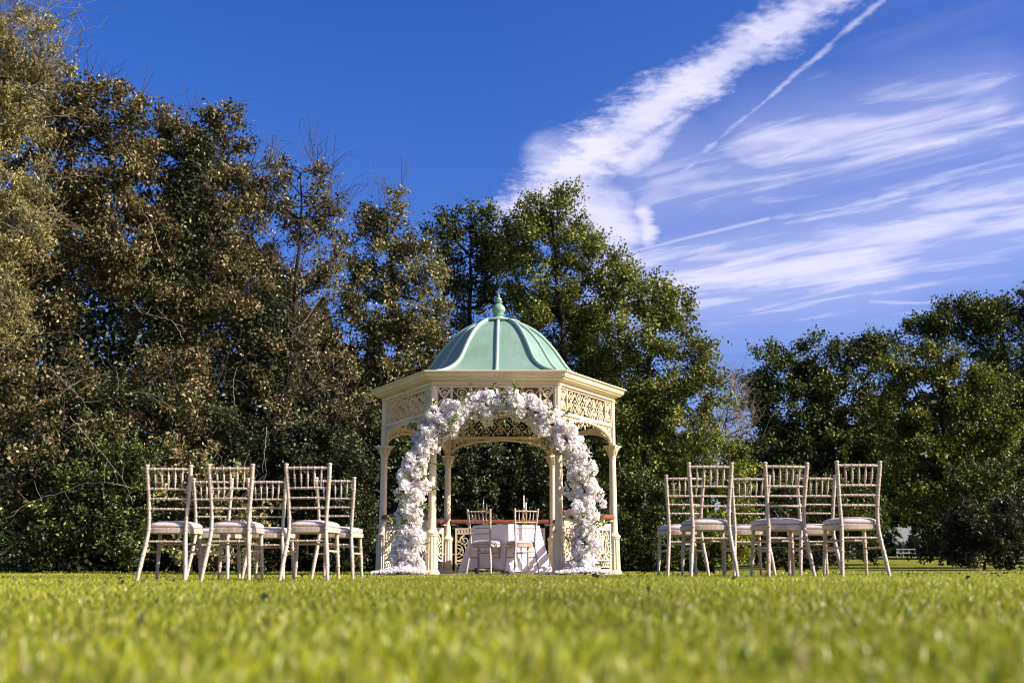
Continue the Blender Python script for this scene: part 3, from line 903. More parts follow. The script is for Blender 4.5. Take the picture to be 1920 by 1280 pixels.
# spandrel under the frieze: an elliptic arch from capital to capital
AZ, AH = 1.885, 2.140                    # springing and crown
def arch_z(x):
    return AZ + (AH - AZ) * np.sqrt(np.clip(1 - (x / half) ** 2, 0, 1)) ** .9
rim = MB()
tt = np.linspace(-math.pi / 2, math.pi / 2, 49)
ax_ = half * .992 * np.sin(tt)
rim.ribbon(np.stack([ax_, arch_z(ax_)], -1), .024, .05)
rim.ribbon(np.stack([ax_ * .985, arch_z(ax_) - .016], -1), .010, .032)
rim_me = rim.mesh('spandrel_arch', 'cream_paint')
lace_mes = []
rs = np.random.default_rng(5)
for s in (-1, 1):
    lace = MB()
    for (x, r_) in ((.79, .0), (.775, .045), (.69, .062), (.60, .052), (.52, .040), (.45, .032), (.385, .026)):
        if r_ == 0:
            continue
        zt = FB - .038
        zb = float(arch_z(np.array(x)))
        r2 = min(r_, (zt - zb) / 2 + .004)
        z_ = zt
        while z_ - zb > .02:
            rr_ = min(r2, (z_ - zb) / 2)
            if rr_ < .012:
                break
            cz = z_ - rr_
            lace.ribbon(circ(s * x, cz, rr_, 16), .0115, .014)
            lace.ribbon(spiral(s * x, cz, rr_ * .8, 1.4, rs.random() * 6, s), .009, .013)
            lace.ribbon(np.array([(s * x - rr_, cz - rr_), (s * x + rr_ * .2, cz), (s * x + rr_, cz + rr_)]), .009, .012)
            z_ -= 2 * rr_
    lace.ribbon(np.stack([s * np.linspace(.33, .80, 12), FB - .052 - .02 * np.sin(np.linspace(0, 12, 12)) ** 2], -1), .010, .013)
    lace_mes.append(lace.mesh('spandrel_scrollwork', 'cream_paint'))
for k in range(6):
    a, b = hexp(R, k), hexp(R, (k + 1) % 6)
    mid = (a + b) / 2
    ang = math.atan2(b[1] - a[1], b[0] - a[0])
    fo = obj('frieze_panel', fr_me, G, tuple(mid), ang)
    obj('scrollwork', sw_me, fo)
    for q in side_mes:
        obj('side_scrollwork', q, fo)
    so = obj('spandrel', rim_me, G, tuple(mid), ang)
    for q in lace_mes:
        obj('spandrel_scrollwork', q, so)
# cornice: stepped hexagonal rings
def hexring(prof):
    mb = MB()
    n = len(prof)
    V = np.array([hexp(r_, k, z_) for k in range(6) for (r_, z_) in prof])
    f = []
    for k in range(6):
        for i in range(n):
            a = k * n + i; b = k * n + (i + 1) % n
            c = ((k + 1) % 6) * n + (i + 1) % n; d = ((k + 1) % 6) * n + i
            f.append((a, d, c, b))
    return mb.raw(V, f)
hexring([(1.64, 2.546), (1.775, 2.546), (1.775, 2.556), (1.765, 2.560), (1.765, 2.598), (1.64, 2.598)]).build('architrave', 'cream_paint', G)
co = hexring([(1.55, 2.599), (1.80, 2.599), (1.835, 2.612), (1.862, 2.622), (1.862, 2.638), (1.885, 2.642), (1.90, 2.655), (1.91, 2.690), (1.925, 2.705), (1.945, 2.712), (1.945, 2.728), (1.62, 2.748), (1.40, 2.71), (1.40, 2.62)]).build('cornice', 'cream_paint', G)
# roof
prof = np.array([(1.70, 2.735), (1.60, 2.750), (1.46, 2.79), (1.29, 2.86), (1.15, 2.94), (1.05, 3.03), (.985, 3.12), (.91, 3.235), (.815, 3.37), (.69, 3.51), (.57, 3.62), (.42, 3.705), (.30, 3.755), (.26, 3.765)])
tq = np.linspace(0, len(prof) - 1, 40)
prof = np.stack([np.interp(tq, np.arange(len(prof)), prof[:, 0]), np.interp(tq, np.arange(len(prof)), prof[:, 1])], -1)
for _ in range(3):
    prof[1:-1] = (prof[:-2] + 2 * prof[1:-1] + prof[2:]) / 4
def roof_panel(k, h_):
    """half a hexagon side of the dome, from the hip to the middle"""
    mb = MB()
    v = []; f = []
    for (r_, z_) in prof:
        a = hexp(r_, k, z_); b = hexp(r_, (k + 1) % 6, z_); mid = (a + b) / 2
        p, q = (a, mid) if h_ == 0 else (mid, b)
        for t in np.linspace(0, 1, 5):
            bul = .010 * math.sin(math.pi * t) * (r_ / 1.7)
            x = p * (1 - t) + q * t
            x[:2] *= 1 + bul
            v.append(x)
    for i in range(len(prof) - 1):
        for j in range(4):
            f.append((i * 5 + j, i * 5 + j + 1, i * 5 + j + 6, i * 5 + j + 5))
    v = np.array(v)
    return mb.raw(v, f)
for k in range(6):
    for h_ in (0, 1):
        roof_panel(k, h_).build('roof_panel', 'green_roof', G, smooth=60)
for k in range(6):
    d = hexp(1, k); e = (hexp(1, k) + hexp(1, (k + 1) % 6)) / 2
    MB().tube(np.array([(d[0] * (r_ + .006), d[1] * (r_ + .006), z_ + .010) for (r_, z_) in prof[1:]]), .031, 8).build('hip_rib', 'green_rib', G, smooth=60)
    MB().tube(np.array([(e[0] * (r_ + .004), e[1] * (r_ + .004), z_ + .008) for (r_, z_) in prof[1:]]), .028, 8).build('standing_seam', 'green_rib', G, smooth=60)
MB().lathe([(.20, 3.73), (.33, 3.752), (.345, 3.762), (.335, 3.782), (.27, 3.802), (.16, 3.818), (.10, 3.826)], 32).build('roof_cap', 'green_rib', G, smooth=50)
fin = MB().lathe([(.10, 3.826), (.105, 3.84), (.10, 3.856), (.075, 3.868), (.07, 3.88), (.085, 3.892), (.085, 3.905), (.072, 3.914), (.078, 3.925), (.100, 3.955), (.106, 3.985), (.098, 4.015), (.072, 4.05), (.045, 4.075),
                 (.040, 4.085), (.062, 4.094), (.062, 4.104), (.040, 4.112), (.052, 4.128), (.050, 4.148), (.030, 4.17), (.018, 4.182), (.024, 4.19), (.020, 4.20), (.008, 4.235), (.002, 4.255)], 24)
fin.build('finial', 'green_iron', G, smooth=50)
hexring([(.05, 2.615), (1.56, 2.603), (1.56, 2.612), (.05, 2.63)]).build('ceiling', 'dark_brown', G)

# balustrades on the five closed sides
def baluster_unit():
    mb = MB()
    W = .46
    dp = .018
    return mb
PH0, PH1 = .085, .715
bal = MB(); frame = MB()
hb = half - .10
for x in (-hb, hb):
    frame.box((x, 0, (PH0 + PH1) / 2 - .02), (.032, .030, PH1 - PH0 + .04))
frame.box((0, 0, PH1 - .009), (2 * hb - .033, .028, .018))
frame.box((0, 0, PH0 - .022), (2 * hb - .033, .028, .018))
frame.box((0, 0, PH1 - .088), (2 * hb - .033, .026, .016))
frame.box((0, 0, PH0 + .108), (2 * hb - .033, .026, .018))
for x in (-hb + .2, 0, hb - .2):
    frame.box((x, 0, PH1 + .030), (.026, .026, .060))
    frame.box((x, 0, PH1 + .066), (.085, .028, .012))
for s in (-1, 1):
    frame.box((s * (hb + .05), 0, PH1 + .052), (.085, .024, .016))
    frame.ribbon(circ(s * (hb + .095), PH1 + .05, .055, 8, math.pi / 2 + (0 if s > 0 else 0), math.pi / 2 + s * 1.4), .012, .016)
    frame.box((s * (hb + .05), 0, .30), (.075, .014, .014))
    frame.box((s * hb, 0, .045), (.03, .028, .04))
nu = 3
uw = (2 * hb - .034) / nu
for i in range(nu):
    cx = -hb + .017 + uw * (i + .5)
    zm0, zm1 = PH0 + .117, PH1 - .096
    H = zm1 - zm0
    for s in (-1, 1):
        bal.ribbon(circ(cx + s * uw * .50, zm0 + H * .36, H * .36, 18, math.pi / 2 + s * .1, math.pi / 2 + s * math.pi), .020, .018)
        bal.ribbon(circ(cx + s * uw * .50, zm0 + H * .36, H * .24, 16, math.pi / 2, math.pi / 2 + s * math.pi), .014, .018)
        bal.ribbon(circ(cx + s * uw * .50, zm0 + H * .36, H * .12, 10, math.pi / 2, math.pi / 2 + s * math.pi), .012, .018)
        bal.ribbon(spiral(cx + s * uw * .24, zm0 + H * .76, H * .20, 1.5, math.pi * .5, -s), np.linspace(.022, .012, 24), .018)
        t = np.linspace(0, 1, 14)
        bal.ribbon(np.stack([cx + s * uw * (.02 + .30 * t ** 2 - .22 * np.sin(t * math.pi) * .5), zm0 + H * (1 - t)], -1), np.linspace(.014, .026, 14), .018)
        bal.ribbon(np.stack([cx + s * uw * (.05 + .42 * t), zm0 + H * (.30 * t ** .7)], -1), .016, .018)
    bal.ribbon(circ(cx, zm0 + H * .34, H * .09, 12), .014, .018)
    nr_ = 6
    for j in range(nr_):
        x = cx - uw / 2 + uw * (j + .5) / nr_
        bal.ribbon(circ(x, PH0 + .043, uw / nr_ * .44, 14), .012, .018)
    for j in range(9):
        x = cx - uw / 2 + uw * (j + .5) / 9
        big_ = j == 4
        bal.ribbon(circ(x, PH1 - .049, .021 if big_ else .013, 10), .012 if big_ else .014, .018)
    bal.box((cx, 0, PH1 - .028), (uw * .98, .010, .018))
    bal.box((cx, 0, PH1 - .072), (uw * .98, .010, .012))
frame_me = frame.mesh('balustrade', 'cream_paint'); bal_me = bal.mesh('iron_scrolls', 'cream_paint')
rail = MB()
zr = PH1 + .073
pro = [(-.045, .0), (-.05, .015), (-.046, .045), (-.03, .062), (.03, .062), (.046, .045), (.05, .015), (.045, .0)]
v = [(x, y, zr + z) for x in (-half + .02, half - .02) for (y, z) in pro]
n_ = len(pro)
rail.raw(v, [tuple(range(n_)), tuple(range(2 * n_ - 1, n_ - 1, -1))] + [(i, (i + 1) % n_ + 0, n_ + (i + 1) % n_, n_ + i)[::-1] for i in range(n_)])
rail_me = rail.mesh('handrail', 'handrail_red', 50)
for k in range(1, 6):
    a, b = hexp(R, k), hexp(R, (k + 1) % 6)
    mid = (a + b) / 2
    ang = math.atan2(b[1] - a[1], b[0] - a[0])
    bo = obj('balustrade', frame_me, G, tuple(mid), ang)
    obj('iron_scrolls', bal_me, bo)
    obj('handrail', rail_me, bo)

# ------------------------------------------------------------------ chairs
def ringed(p, q, r, rings, bow=None, n=10, per=8):
    """bamboo-turned bar from p to q: path, radii"""
    p = np.array(p, float); q = np.array(q, float)
    ts = set(np.linspace(0, 1, per))
    L = np.linalg.norm(q - p)
    e = .006 / L
    for t in rings:
        for d in (-1.6 * e, -1.0 * e, -.6 * e, .6 * e, 1.0 * e, 1.6 * e):
            ts.add(min(max(t + d, 0), 1))
    ts = np.array(sorted(ts))
    rr_ = np.full(len(ts), r)
    for t in rings:
        rr_ = np.where(np.abs(ts - t) < .7 * e, r * 1.32, rr_)
    pts = p + (q - p) * ts[:, None]
    if bow is not None:
        pts = pts + np.array(bow) * np.sin(np.pi * ts)[:, None]
    return pts, rr_

chair_parts = []     # (name, mesh)
def cpart(name, mb, mat, smooth=50):
    chair_parts.append((name, mb.mesh(name, mat, smooth)))
# back posts: foot, seat, top
key = np.array([(.191, -.270, 0), (.178, -.240, .14), (.160, -.210, .29), (.150, -.198, .40), (.152, -.198, .52), (.160, -.212, .65), (.170, -.236, .79), (.178, -.262, .905)])
tz = np.linspace(0, len(key) - 1, 60)
post_c = np.stack([np.interp(tz, np.arange(len(key)), key[:, i]) for i in range(3)], -1)
for _ in range(4):
    post_c[1:-1] = (post_c[:-2] + 2 * post_c[1:-1] + post_c[2:]) / 4
def post_at(z):
    return np.array([np.interp(z, post_c[:, 2], post_c[:, 0]), np.interp(z, post_c[:, 2], post_c[:, 1]), z])
for s in (-1, 1):
    zz = set(np.linspace(0, .905, 30))
    rings = (.12, .205, .29, .41, .50, .575, .655, .735, .82)
    for q in rings:
        for d in (-.009, -.006, -.0035, .0035, .006, .009):
            zz.add(q + d)
    zz = np.array(sorted(zz))
    pts = np.array([post_at(z) for z in zz]) * np.array([s, 1, 1])
    r_ = .0158 + .0012 * np.sin(zz * 9) - .003 * np.clip((.15 - zz) / .15, 0, 1)
    for q in rings:
        r_ = np.where(np.abs(zz - q) < .004, r_ * 1.24, r_)
    mb = MB().tube(pts, r_, 12)
    t_ = post_at(.905) * np.array([s, 1, 1])
    mb.lathe([(.0145, -.004), (.012, .004), (.0175, .010), (.0195, .017), (.0175, .024), (.010, .028)], 12, c=tuple(t_))
    cpart('back_post', mb, 'limed_wood')
for s in (-1, 1):
    p, r_ = ringed((s * .184, .214, 0), (s * .165, .165, .385), .0150, (.30, .52, .75), per=6)
    r_ = r_ * np.interp(np.linspace(0, 1, len(r_)), [0, .3, 1], [.82, 1, 1.1])
    cpart('leg', MB().tube(p, r_, 12), 'limed_wood')
def rail_(name, z, r, rings, inset=.0, bow=-.012):
    a = post_at(z)
    p, r_ = ringed((-a[0] + inset, a[1], z), (a[0] - inset, a[1], z), r, rings, bow=(0, bow, 0))
    cpart(name, MB().tube(p, r_, 10), 'limed_wood')
rail_('crest_rail', .893, .0115, (.18, .34, .50, .66, .82))
rail_('back_rail', .735, .0095, (.18, .34, .50, .66, .82))
rail_('back_rail', .656, .0085, (.12, .31, .50, .69, .88))
rail_('back_rail', .575, .0085, (.12, .31, .50, .69, .88))
at_, ab_ = post_at(.893), post_at(.735)
for i in range(5):
    u = -.64 + .32 * i
    b0 = -.012 * math.cos(u * math.pi / 2)
    p = np.array([u * at_[0], at_[1] + b0, .885]); q = np.array([u * ab_[0] * .98, ab_[1] + b0, .743])
    ts = np.linspace(0, 1, 19)
    r_ = .0042 + .0052 * np.sin(np.pi * ts) ** 1.2
    r_[[6, 9, 12]] *= 1.3
    cpart('spindle', MB().tube(p + (q - p) * ts[:, None], r_, 8), 'limed_wood')
# seat frame and cushion
def seat_loop(grow, n=40):
    out = []
    for a in np.linspace(0, 2 * math.pi, n, endpoint=False):
        c, s_ = math.cos(a), math.sin(a)
        e = 0.42
        x = np.sign(c) * abs(c) ** e; y = np.sign(s_) * abs(s_) ** e
        hw = .195 + .020 * y
        out.append((x * (hw + grow), y * (.198 + grow) - .004))
    return np.array(out)
def loft(levels, n=40, cap=True):
    mb = MB()
    V = []
    for g, z in levels:
        l = seat_loop(g, n)
        V.append(np.concatenate([l, np.full((n, 1), z)], 1))
    k = len(levels)
    f = [(i * n + j, i * n + (j + 1) % n, (i + 1) * n + (j + 1) % n, (i + 1) * n + j) for i in range(k - 1) for j in range(n)]
    f += [tuple(range(n - 1, -1, -1)), tuple((k - 1) * n + j for j in range(n))]
    return mb.raw(np.concatenate(V), f)
cpart('seat_frame', loft([(-.010, .383), (.002, .385), (.002, .421), (-.004, .425)]), 'limed_wood', 40)
cpart('cushion', loft([(-.030, .4255), (-.008, .430), (-.003, .443), (-.010, .458), (-.030, .470), (-.07, .480), (-.11, .485), (-.15, .487)]), 'ivory_fabric', 80)
a = post_at(.314)
p, r_ = ringed((-a[0], a[1], .314), (a[0], a[1], .314), .0085, (.25, .5, .75)); cpart('stretcher', MB().tube(p, r_, 8), 'limed_wood')
p, r_ = ringed((-.169, .172, .300), (.169, .172, .300), .0085, (.25, .5, .75)); cpart('stretcher', MB().tube(p, r_, 8), 'limed_wood')
for s in (-1, 1):
    a = post_at(.235)
    p, r_ = ringed((s * a[0], a[1], .235), (s * .173, .178, .235), .0085, (.2, .4, .6, .8)); cpart('stretcher', MB().tube(p, r_, 8), 'limed_wood')
for s in (-1, 1):
    a = post_at(.405)
    cpart('bolt', MB().tube([(s * a[0], a[1] - .0155, .405), (s * a[0], a[1] - .019, .405)], [.005, .0035], 8), 'dark_metal')

def chair(label, X, Y, rz, z=None, tilt=0.0):
    """X, Y is where the back posts meet the seat"""
    c_, s_ = math.cos(rz), math.sin(rz)
    ox, oy = X - (-s_ * -.2), Y - (c_ * -.2)
    zz = float(gh(ox, oy)) if z is None else z
    hv = math.sin(X * 12.9 + Y * 7.3)
    T = thing('spindle_back_chair', label, 'chair', (ox, oy, zz), rz, 'limewashed ceremony chairs')
    T.rotation_euler = (.006 * hv, .005 * math.sin(X * 31), rz)
    for nm, me in chair_parts:
        obj(nm, me, T)
    return T
LB, RB = 'block of chairs left of the gazebo', 'block right of the gazebo'
chair('limewashed chair nearest the left edge, front row of the left-hand block', -2.812, 8.82, rad(0.8))
chair('limewashed chair in the middle of the front row left of the gazebo', -2.287, 8.78, rad(-0.6))
chair('limewashed chair at the aisle end of the front row left of the gazebo', -1.651, 8.74, rad(-2.2))
chair('limewashed chair at the left end of the rear row in the left-hand block', -2.817, 10.15, rad(0.5))
chair('limewashed chair in the middle of the rear row left of the gazebo', -2.3, 10.15, rad(-0.6))
chair('limewashed chair at the aisle end of the rear row left of the gazebo', -1.641, 10.06, rad(-2.8))
chair('limewashed chair at the aisle end of the front row right of the gazebo', 1.642, 8.93, rad(0.5))
chair('limewashed chair in the middle of the front row right of the gazebo', 2.262, 8.92, rad(5.0))
chair('limewashed chair nearest the right edge, front row of the right-hand block', 2.833, 8.81, rad(2.3))
chair('limewashed chair at the aisle end of the rear row right of the gazebo', 1.616, 10.1, rad(3.5))
chair('limewashed chair in the middle of the rear row right of the gazebo', 2.246, 10.18, rad(1.5))
chair('limewashed chair at the right end of the rear row in the right-hand block', 2.857, 10.14, rad(-1.0))
FZ = -0.012 + .002
chair('limewashed chair inside the gazebo, on the left of the white table', -.465, 15.95, rad(-19), z=FZ)
chair('limewashed chair inside the gazebo, on the right of the white table', .195, 15.85, rad(18), z=FZ)

# ------------------------------------------------------------------ table, cloth, candles
TX, TY, TR = -.085, 16.72, rad(-40)
TS = .37
T = thing('table', 'square table standing under the white cloth in the gazebo', 'table', (TX, TY, FZ), TR)
MB().box((0, 0, .705), (2 * TS - .01, 2 * TS - .01, .025)).build('table_top', 'oak_table', T)
for sx in (-1, 1):
    for sy in (-1, 1):
        MB().box((sx * (TS - .05), sy * (TS - .05), .346), (.05, .05, .692)).build('leg', 'oak_table', T)
n = 240
rows = 22
crn = []
for i in range(n):
    t = i / n * 4
    sd = int(t); u = t - sd
    a0 = sd * math.pi / 2
    x, y = (-1 + 2 * u), -1.0
    e = max(abs(x) - .90, 0) / .10          # rounds the corner
    y = -1 + .05 * e * e
    cx, cy = x * math.cos(a0) - y * math.sin(a0), x * math.sin(a0) + y * math.cos(a0)
    crn.append((cx, cy, sd, u))
V = []
grid_f = []
for j in range(rows):
    t = j / (rows - 1)
    for i in range(n):
        cx, cy, sd, u = crn[i]
        corner = abs(2 * u - 1) ** 3.0
        nxt = (sd + (1 if u > .5 else 0)) % 4   # 0: left-front, 1: front-right ...
        a = math.atan2(cy, cx)
        ox, oy = unit(np.array([cx, cy]) * (1 if corner > .3 else 1))
        flare = (.015 + (.17 + (.05 if sd in (0, 3) else .02)) * corner) * t ** 1.1
        fold = (.035 * math.sin(u * 19 + sd * 2.1) + .022 * math.sin(u * 41 + sd)) * t ** 1.3 * (1 - .3 * corner)
        drop = .725 - (.715 - .085 * (1 - corner) * (1.0 if sd in (0, 3) else .2) + .012 * math.sin(u * 17 + sd)) * t
        V.append((cx * TS * 1.012 + ox * (flare + fold), cy * TS * 1.012 + oy * (flare + fold), max(drop, .006 + .010 * (i % 3 == 0))))
for j in range(rows - 1):
    for i in range(n):
        i2 = (i + 1) % n
        grid_f.append((j * n + i, (j + 1) * n + i, (j + 1) * n + i2, j * n + i2))
grid_f.append(tuple(range(n)))
cl = MB().raw(V, grid_f).build('tablecloth', 'linen', None, (TX, TY, FZ), TR, smooth=45)
tag(cl, 'white cloth hanging in folds over the table in the gazebo', 'tablecloth')
def candle(label, px, ytop, Y, ch):
    p = up(px, ytop, Y)
    top = p[2] - FZ
    b = top - ch
    zt = .7275
    T_ = thing('candlestick', label, 'candlestick', (p[0], Y, FZ + zt), 0, 'candles on the table')
    h_ = b - zt
    MB().lathe([(.045, 0), (.046, .006), (.030, .014), (.010, .024), (.007, .05), (.012, h_ * .35), (.006, h_ * .4), (.0055, h_ * .8), (.016, h_ - .02), (.024, h_ - .012), (.026, h_ - .008), (.014, h_ - .004), (.0145, h_ + .02)], 16).build('holder', 'brass', T_, smooth=50)
    k = MB().lathe([(.0115, h_ + .004), (.0095, h_ + ch * .5), (.0080, h_ + ch - .006), (.004, h_ + ch)], 14).build('candle', 'wax', T_, smooth=50)
    MB().tube([(0, 0, h_ + ch), (.001, 0, h_ + ch + .008)], .001, 5).build('wick', 'dark_metal', k)
candle('tall white candle behind the left gazebo chair', 906.5, 935, 16.70, .155)
candle('shorter white candle behind the left gazebo chair', 912.5, 944, 16.64, .115)
candle('tallest white candle, behind the right gazebo chair', 982.0, 928, 16.74, .21)
candle('shorter white candle behind the right gazebo chair', 986.0, 941, 16.68, .15)

# ------------------------------------------------------------------ flower arch
rng = np.random.default_rng(11)
AX, AY = -.205, 14.27
A_ = thing('flower_arch', 'arch thick with white blossom in front of the gazebo', 'flower arch', (AX, AY, -0.012))
SPR, RAD = 1.12, 1.13
def arch_pt(t):
    """t 0..1 along the arch from the left foot; returns point and outward normal"""
    L1 = SPR; L2 = math.pi * RAD; L = 2 * L1 + L2
    s = t * L
    if s < L1:
        return np.array([-RAD - .02, 0, s]), np.array([-1., 0, 0])
    if s > L1 + L2:
        return np.array([RAD + .03, 0, L - s]), np.array([1., 0, 0])
    a = math.pi - (s - L1) / RAD
    return np.array([RAD * math.cos(a), 0, SPR + RAD * math.sin(a)]), np.array([math.cos(a), 0, math.sin(a)])
fr = MB()
for dy_ in (-.09, .09):
    pts = np.array([arch_pt(t)[0] + np.array([0, dy_, 0]) for t in np.linspace(0, 1, 60)])
    fr.tube(pts, .012, 8)
for t in np.linspace(.02, .98, 25):
    p, _ = arch_pt(t)
    fr.tube([p + (0, -.09, 0), p + (0, .09, 0)], .006, 6)
fr.build('arch_frame', 'dark_metal', A_, smooth=60)
def blossom_quads(rng, pos, nrm, size):
    """five petals round each centre"""
    n = len(pos)
    ref = rng.normal(size=(n, 3))
    a = unit(np.cross(nrm, ref)); b = np.cross(nrm, a)
    out = []
    s = size * (.7 + .6 * rng.random((n, 1)))
    for k in range(5):
        an = k * 2 * math.pi / 5
        d = a * math.cos(an) + b * math.sin(an)
        e = -a * math.sin(an) + b * math.cos(an)
        cup = .25 + .5 * rng.random((n, 1))
        out.append(np.stack([pos, pos + d * s * .6 + e * s * .42 + nrm * s * cup * .5, pos + d * s + nrm * s * cup * .75, pos + d * s * .6 - e * s * .42 + nrm * s * cup * .5], 1))
    return np.concatenate(out)
WHITE = [((.94, .91, .89), .64), ((.95, .89, .80), .20), ((.93, .78, .80), .11), ((.82, .78, .88), .05)]
variants = []
for k in range(6):
    nf = 34
    d = unit(rng.normal(size=(nf, 3)) + np.array([0, 0, .35]))
    pos = d * .066 * np.array([1, 1, .8]) * (.75 + .35 * rng.random((nf, 1)))
    Vb = blossom_quads(rng, pos, unit(d + .3 * rng.normal(size=(nf, 3))), .030)
    tmp = soup('flower_cluster', Vb, 4, np.repeat(pick(rng, WHITE, nf), 5, 0).reshape(5, nf, 3).reshape(-1, 3) if False else np.clip(np.tile(pick(rng, WHITE, nf, False), (5, 1)), 0, .95), 'petal', None, [(0, 1, 2, 3)])
    variants.append(tmp.data)
    bpy.data.objects.remove(tmp)
ncl = 285
for i in range(ncl):
    t = (i + rng.random()) / ncl
    p, nrm = arch_pt(t)
    th = rng.uniform(0, 2 * math.pi)
    if math.sin(th) > .55 and rng.random() < .5:      # most face outward or towards the lawn
        th = -th
    offd = nrm * math.cos(th) + np.array([0, 1., 0]) * math.sin(th)
    foot = min(t, 1 - t)
    rr_ = (rng.uniform(.03, .165) if rng.random() > .13 else rng.uniform(.17, .24)) * (1 + .22 * math.sin(t * 40) + .16 * math.sin(t * 97))
    pos = p + offd * rr_ * np.array([1, .8, 1])
    if pos[2] < .09:
        pos[2] = .09 + .05 * rng.random()
    o = obj('flower_cluster', variants[i % 6], A_, tuple(pos))
    q = Vector(offd + rng.normal(size=3) * .3).normalized().to_track_quat('Z', 'Y')
    o.rotation_euler = q.to_euler()
    s = rng.uniform(.75, 1.35)
    o.scale = (s, s, s)
nf = 3000
tt_ = rng.random(nf)
PN = [arch_pt(t) for t in tt_]
pp = np.array([q[0] for q in PN]); nn = np.array([q[1] for q in PN])
th = rng.uniform(0, 2 * math.pi, nf)
off = nn * np.cos(th)[:, None] + np.array([0, 1., 0]) * np.sin(th)[:, None]
rr_ = (.03 + .165 * np.sqrt(rng.random(nf))) * (1 + .14 * np.sin(tt_ * 43) + .12 * np.sin(tt_ * 101 + 2))
pos = pp + off * rr_[:, None] * np.array([1, .85, 1])
pos[:, 2] = np.maximum(pos[:, 2], .03)
cf = pick(rng, WHITE, nf, False)
tag(soup('small_blossom', blossom_quads(rng, pos, unit(off + .6 * rng.normal(size=(nf, 3))), .026), 4, np.clip(np.tile(cf, (5, 1)), 0, .95), 'petal', A_, [(0, 1, 2, 3)]), kind='stuff')
# green sprays and bare stems between the flowers
spray = []
for k in range(3):
    nl = 22
    t = rng.random(nl)
    pos = np.stack([.05 * rng.normal(size=nl), .05 * rng.normal(size=nl), .02 + .17 * t], -1)
    pos[:, :2] *= .9
    lq = leaf_quads(rng, pos, .045, .022, .2)
    lq = lq - lq[:, :1] + np.stack([.0 * t, .0 * t, .02 + .17 * t], -1)[:, None]     # every leaf springs from the stem
    sm = MB().tube([(0, 0, -.03), (.001, 0, .06), (0, 0, .19)], .0025, 4)
    for q in lq:
        sm.raw(q, LEAFPAT)
    spray.append(sm.mesh('leaf_spray', 'green_spray'))
for i in range(80):
    t = rng.random()
    p, nrm = arch_pt(t)
    th = rng.uniform(0, 2 * math.pi)
    offd = nrm * math.cos(th) + np.array([0, 1., 0]) * (-abs(math.sin(th)) if rng.random() < .7 else math.sin(th))
    pos = p + offd * rng.uniform(.08, .17)
    o = obj('leaf_spray', spray[i % 3], A_, (pos[0], pos[1], max(pos[2], .08)))
    o.rotation_euler = Vector(offd + rng.normal(size=3) * .4 + np.array([0, 0, .2])).normalized().to_track_quat('Z', 'Y').to_euler()
    s = rng.uniform(.7, 1.2); o.scale = (s, s, s)
ns = 260
tt_ = rng.random(ns); PN = [arch_pt(t) for t in tt_]
pp = np.array([q[0] for q in PN]); nn = np.array([q[1] for q in PN])
th = rng.uniform(0, 2 * math.pi, ns)
off = nn * np.cos(th)[:, None] + np.array([0, 1., 0]) * np.sin(th)[:, None]
a = pp + off * .02; b = pp + unit(off + .7 * rng.normal(size=(ns, 3))) * rng.uniform(.15, .33, (ns, 1))
a[:, 2] = np.maximum(a[:, 2], .02); b[:, 2] = np.maximum(b[:, 2], .02)
tag(soup('stems', prisms(a, b, .004, .002), 6, None, 'twig_dark', A_, PRISMPAT), kind='stuff')
# petals heaped at the feet
for label, cx, n_ in (('heap of white petals at the left foot of the flower arch', -1.22, 1500), ('heap of white petals at the right foot of the flower arch', 1.14, 1800)):
    x = rng.normal(0, .17, n_); y = rng.normal(-.10, .14, n_)
    x = np.clip(x, -.36, .36); y = np.clip(y, -.36, .2)
    hz = .085 * np.exp(-(x / .24) ** 2 - ((y + .1) / .2) ** 2)
    pos = np.stack([x + cx, y, .006 + hz * rng.random(n_) ** .4 + .004], -1)
    nr_ = unit(np.array([0, 0, 1.]) + .6 * rng.normal(size=(n_, 3)))
    o = soup('petal_heap', blossom_quads(rng, pos - np.array([cx, 0, 0]), nr_, .026), 4, np.clip(np.tile(pick(rng, WHITE, n_, False), (5, 1)), 0, .95), 'petal', None, [(0, 1, 2, 3)], loc=(AX + cx, AY, -.002))
    tag(o, label, 'petals', kind='stuff')

# ------------------------------------------------------------------ things beyond and on the lawn
wf = up(1700, 1052, 50)
Tf = thing('low_railing', 'pale railing glimpsed under the trees on the right', 'railing', (wf[0], 50, float(gh(wf[0], 50))))
for x in np.linspace(-.42, .42, 4):
    MB().box((x, 0, .2), (.04, .04, .4)).build('post', 'dimmed_white', Tf)
for z in (.2, .37):
    MB().box((0, -.04, z), (.9, .03, .04)).build('rail', 'dimmed_white', Tf)
tp = [up(1826, 1068, 13.0), up(1836, 1067.5, 13.0), up(1845, 1071, 13.05), up(1850, 1074, 13.1)]
tp = np.array(tp); tz0 = float(gh(tp[0][0], 13.0))
tw = MB().tube(np.stack([np.interp(np.linspace(0, 3, 13), np.arange(4), tp[:, i]) for i in range(3)], -1) - np.array([tp[0][0], 13.0, tz0]), np.linspace(.004, .0025, 13), 6)
tag(tw.build('fallen_twig', 'twig_pale', None, (tp[0][0], 13.0, tz0), smooth=60), 'pale dry twig lying in the grass at the right edge', 'twig')

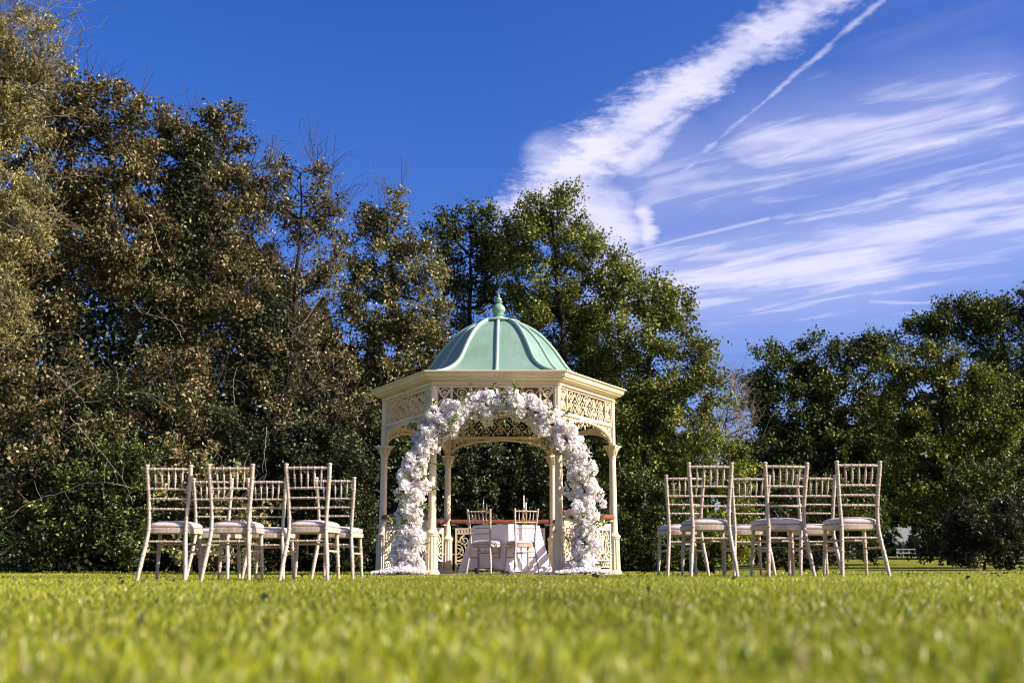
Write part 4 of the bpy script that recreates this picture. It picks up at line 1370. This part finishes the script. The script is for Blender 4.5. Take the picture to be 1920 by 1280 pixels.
# ------------------------------------------------------------------ grass
rng = np.random.default_rng(3)
def blades(n, y0, y1, hgt, wid, segs, spread=.62):
    y = np.sqrt(rng.uniform(y0 ** 2, y1 ** 2, n))
    x = rng.uniform(-1, 1, n) * (y * spread + .5)
    z = gh(x, y)
    cl_ = .5 + .5 * np.sin(x * 3.1 + np.sin(y * 2.3) * 2) * np.sin(y * 2.7 + np.sin(x * 1.9) * 2)
    h = hgt * (.55 + .75 * rng.random(n)) * (.75 + .5 * cl_)
    a = rng.uniform(0, 2 * math.pi, n)
    lean = np.stack([np.cos(a), np.sin(a), np.zeros(n)], -1) * (h * rng.uniform(.1, .95, n))[:, None] + np.array([.15, 0, 0]) * h[:, None]
    fa = rng.uniform(0, math.pi, n)
    sd = np.stack([np.cos(fa), np.sin(fa), np.zeros(n)], -1) * (wid * (.6 + .8 * rng.random(n)))[:, None] / 2
    b = np.stack([x, y, z - .004], -1)
    zv = np.array([0, 0, 1.])
    tip = b + lean + zv * h[:, None]
    pal = np.array([(.28, .325, .014), (.37, .395, .020), (.15, .20, .011), (.46, .42, .10), (.55, .48, .22), (.44, .385, .012)])
    pr_ = np.array([.32, .30, .17, .10, .05, .06])
    c = pal[rng.choice(6, n, p=pr_)] * (.8 + .4 * rng.random((n, 1))) * (.85 + .3 * cl_)[:, None] * (.74 + .46 * (.5 + .5 * np.sin(x * .9 + 1.3 * np.sin(y * .55)) * np.cos(y * .8 + np.sin(x * .6))))[:, None]
    if segs == 1:
        return np.stack([b - sd, b + sd, tip], 1), c
    mid = b + lean * .35 + zv * (h * .62)[:, None]
    return np.stack([b - sd, b + sd, mid + sd * .8, tip, mid - sd * .8], 1), c
near = [blades(17000, .55, 2.2, .036, .0056, 2), blades(46000, 2.2, 5.0, .028, .0050, 2)]
Vn = np.concatenate([q[0] for q in near]); Cn = np.concatenate([q[1] for q in near])
tag(soup('grass', Vn, 5, Cn, 'grass_blade', None, [(0, 1, 2, 4), (4, 2, 3)]), 'blurred sunlit lawn grass in the foreground', 'grass', kind='stuff')
far = [blades(90000, 5.0, 10.5, .020, .0060, 1), blades(95000, 10.5, 18.5, .019, .010, 1, .66), blades(30000, 18.5, 30, .03, .022, 1, .70)]
Vn = np.concatenate([q[0] for q in far]); Cn = np.concatenate([q[1] for q in far])
gxy = Vn[:, 0, :2] - np.array([GX, GY])
keep = np.max([np.abs(gxy @ np.array([math.cos(rad(a_)), math.sin(rad(a_))])) for a_ in (-90, -30, 30)], axis=0) > 1.605
Vn, Cn = Vn[keep], Cn[keep]
tag(soup('grass', Vn, 3, Cn, 'grass_blade', None, [(0, 1, 2)]), 'mown lawn grass under the chairs and round the gazebo', 'grass', kind='stuff')
# fallen leaves in the grass
n_ = 260
y = np.sqrt(rng.uniform(1.3 ** 2, 19 ** 2, n_)); x = rng.uniform(-.6, .6, n_) * y
p = np.stack([x, y, gh(x, y) + .022], -1)
gk = np.hypot(x - GX, y - GY) > 2.0
p = p[gk]
tag(soup('leaf_litter', leaf_quads(rng, p, .045, .03, 2.5), 4, pick(rng, BR, len(p)), 'leaf', None, LEAFPAT), 'scattered brown leaves fallen on the lawn', 'fallen leaves', kind='stuff')
print('LEAVES', NLEAF)
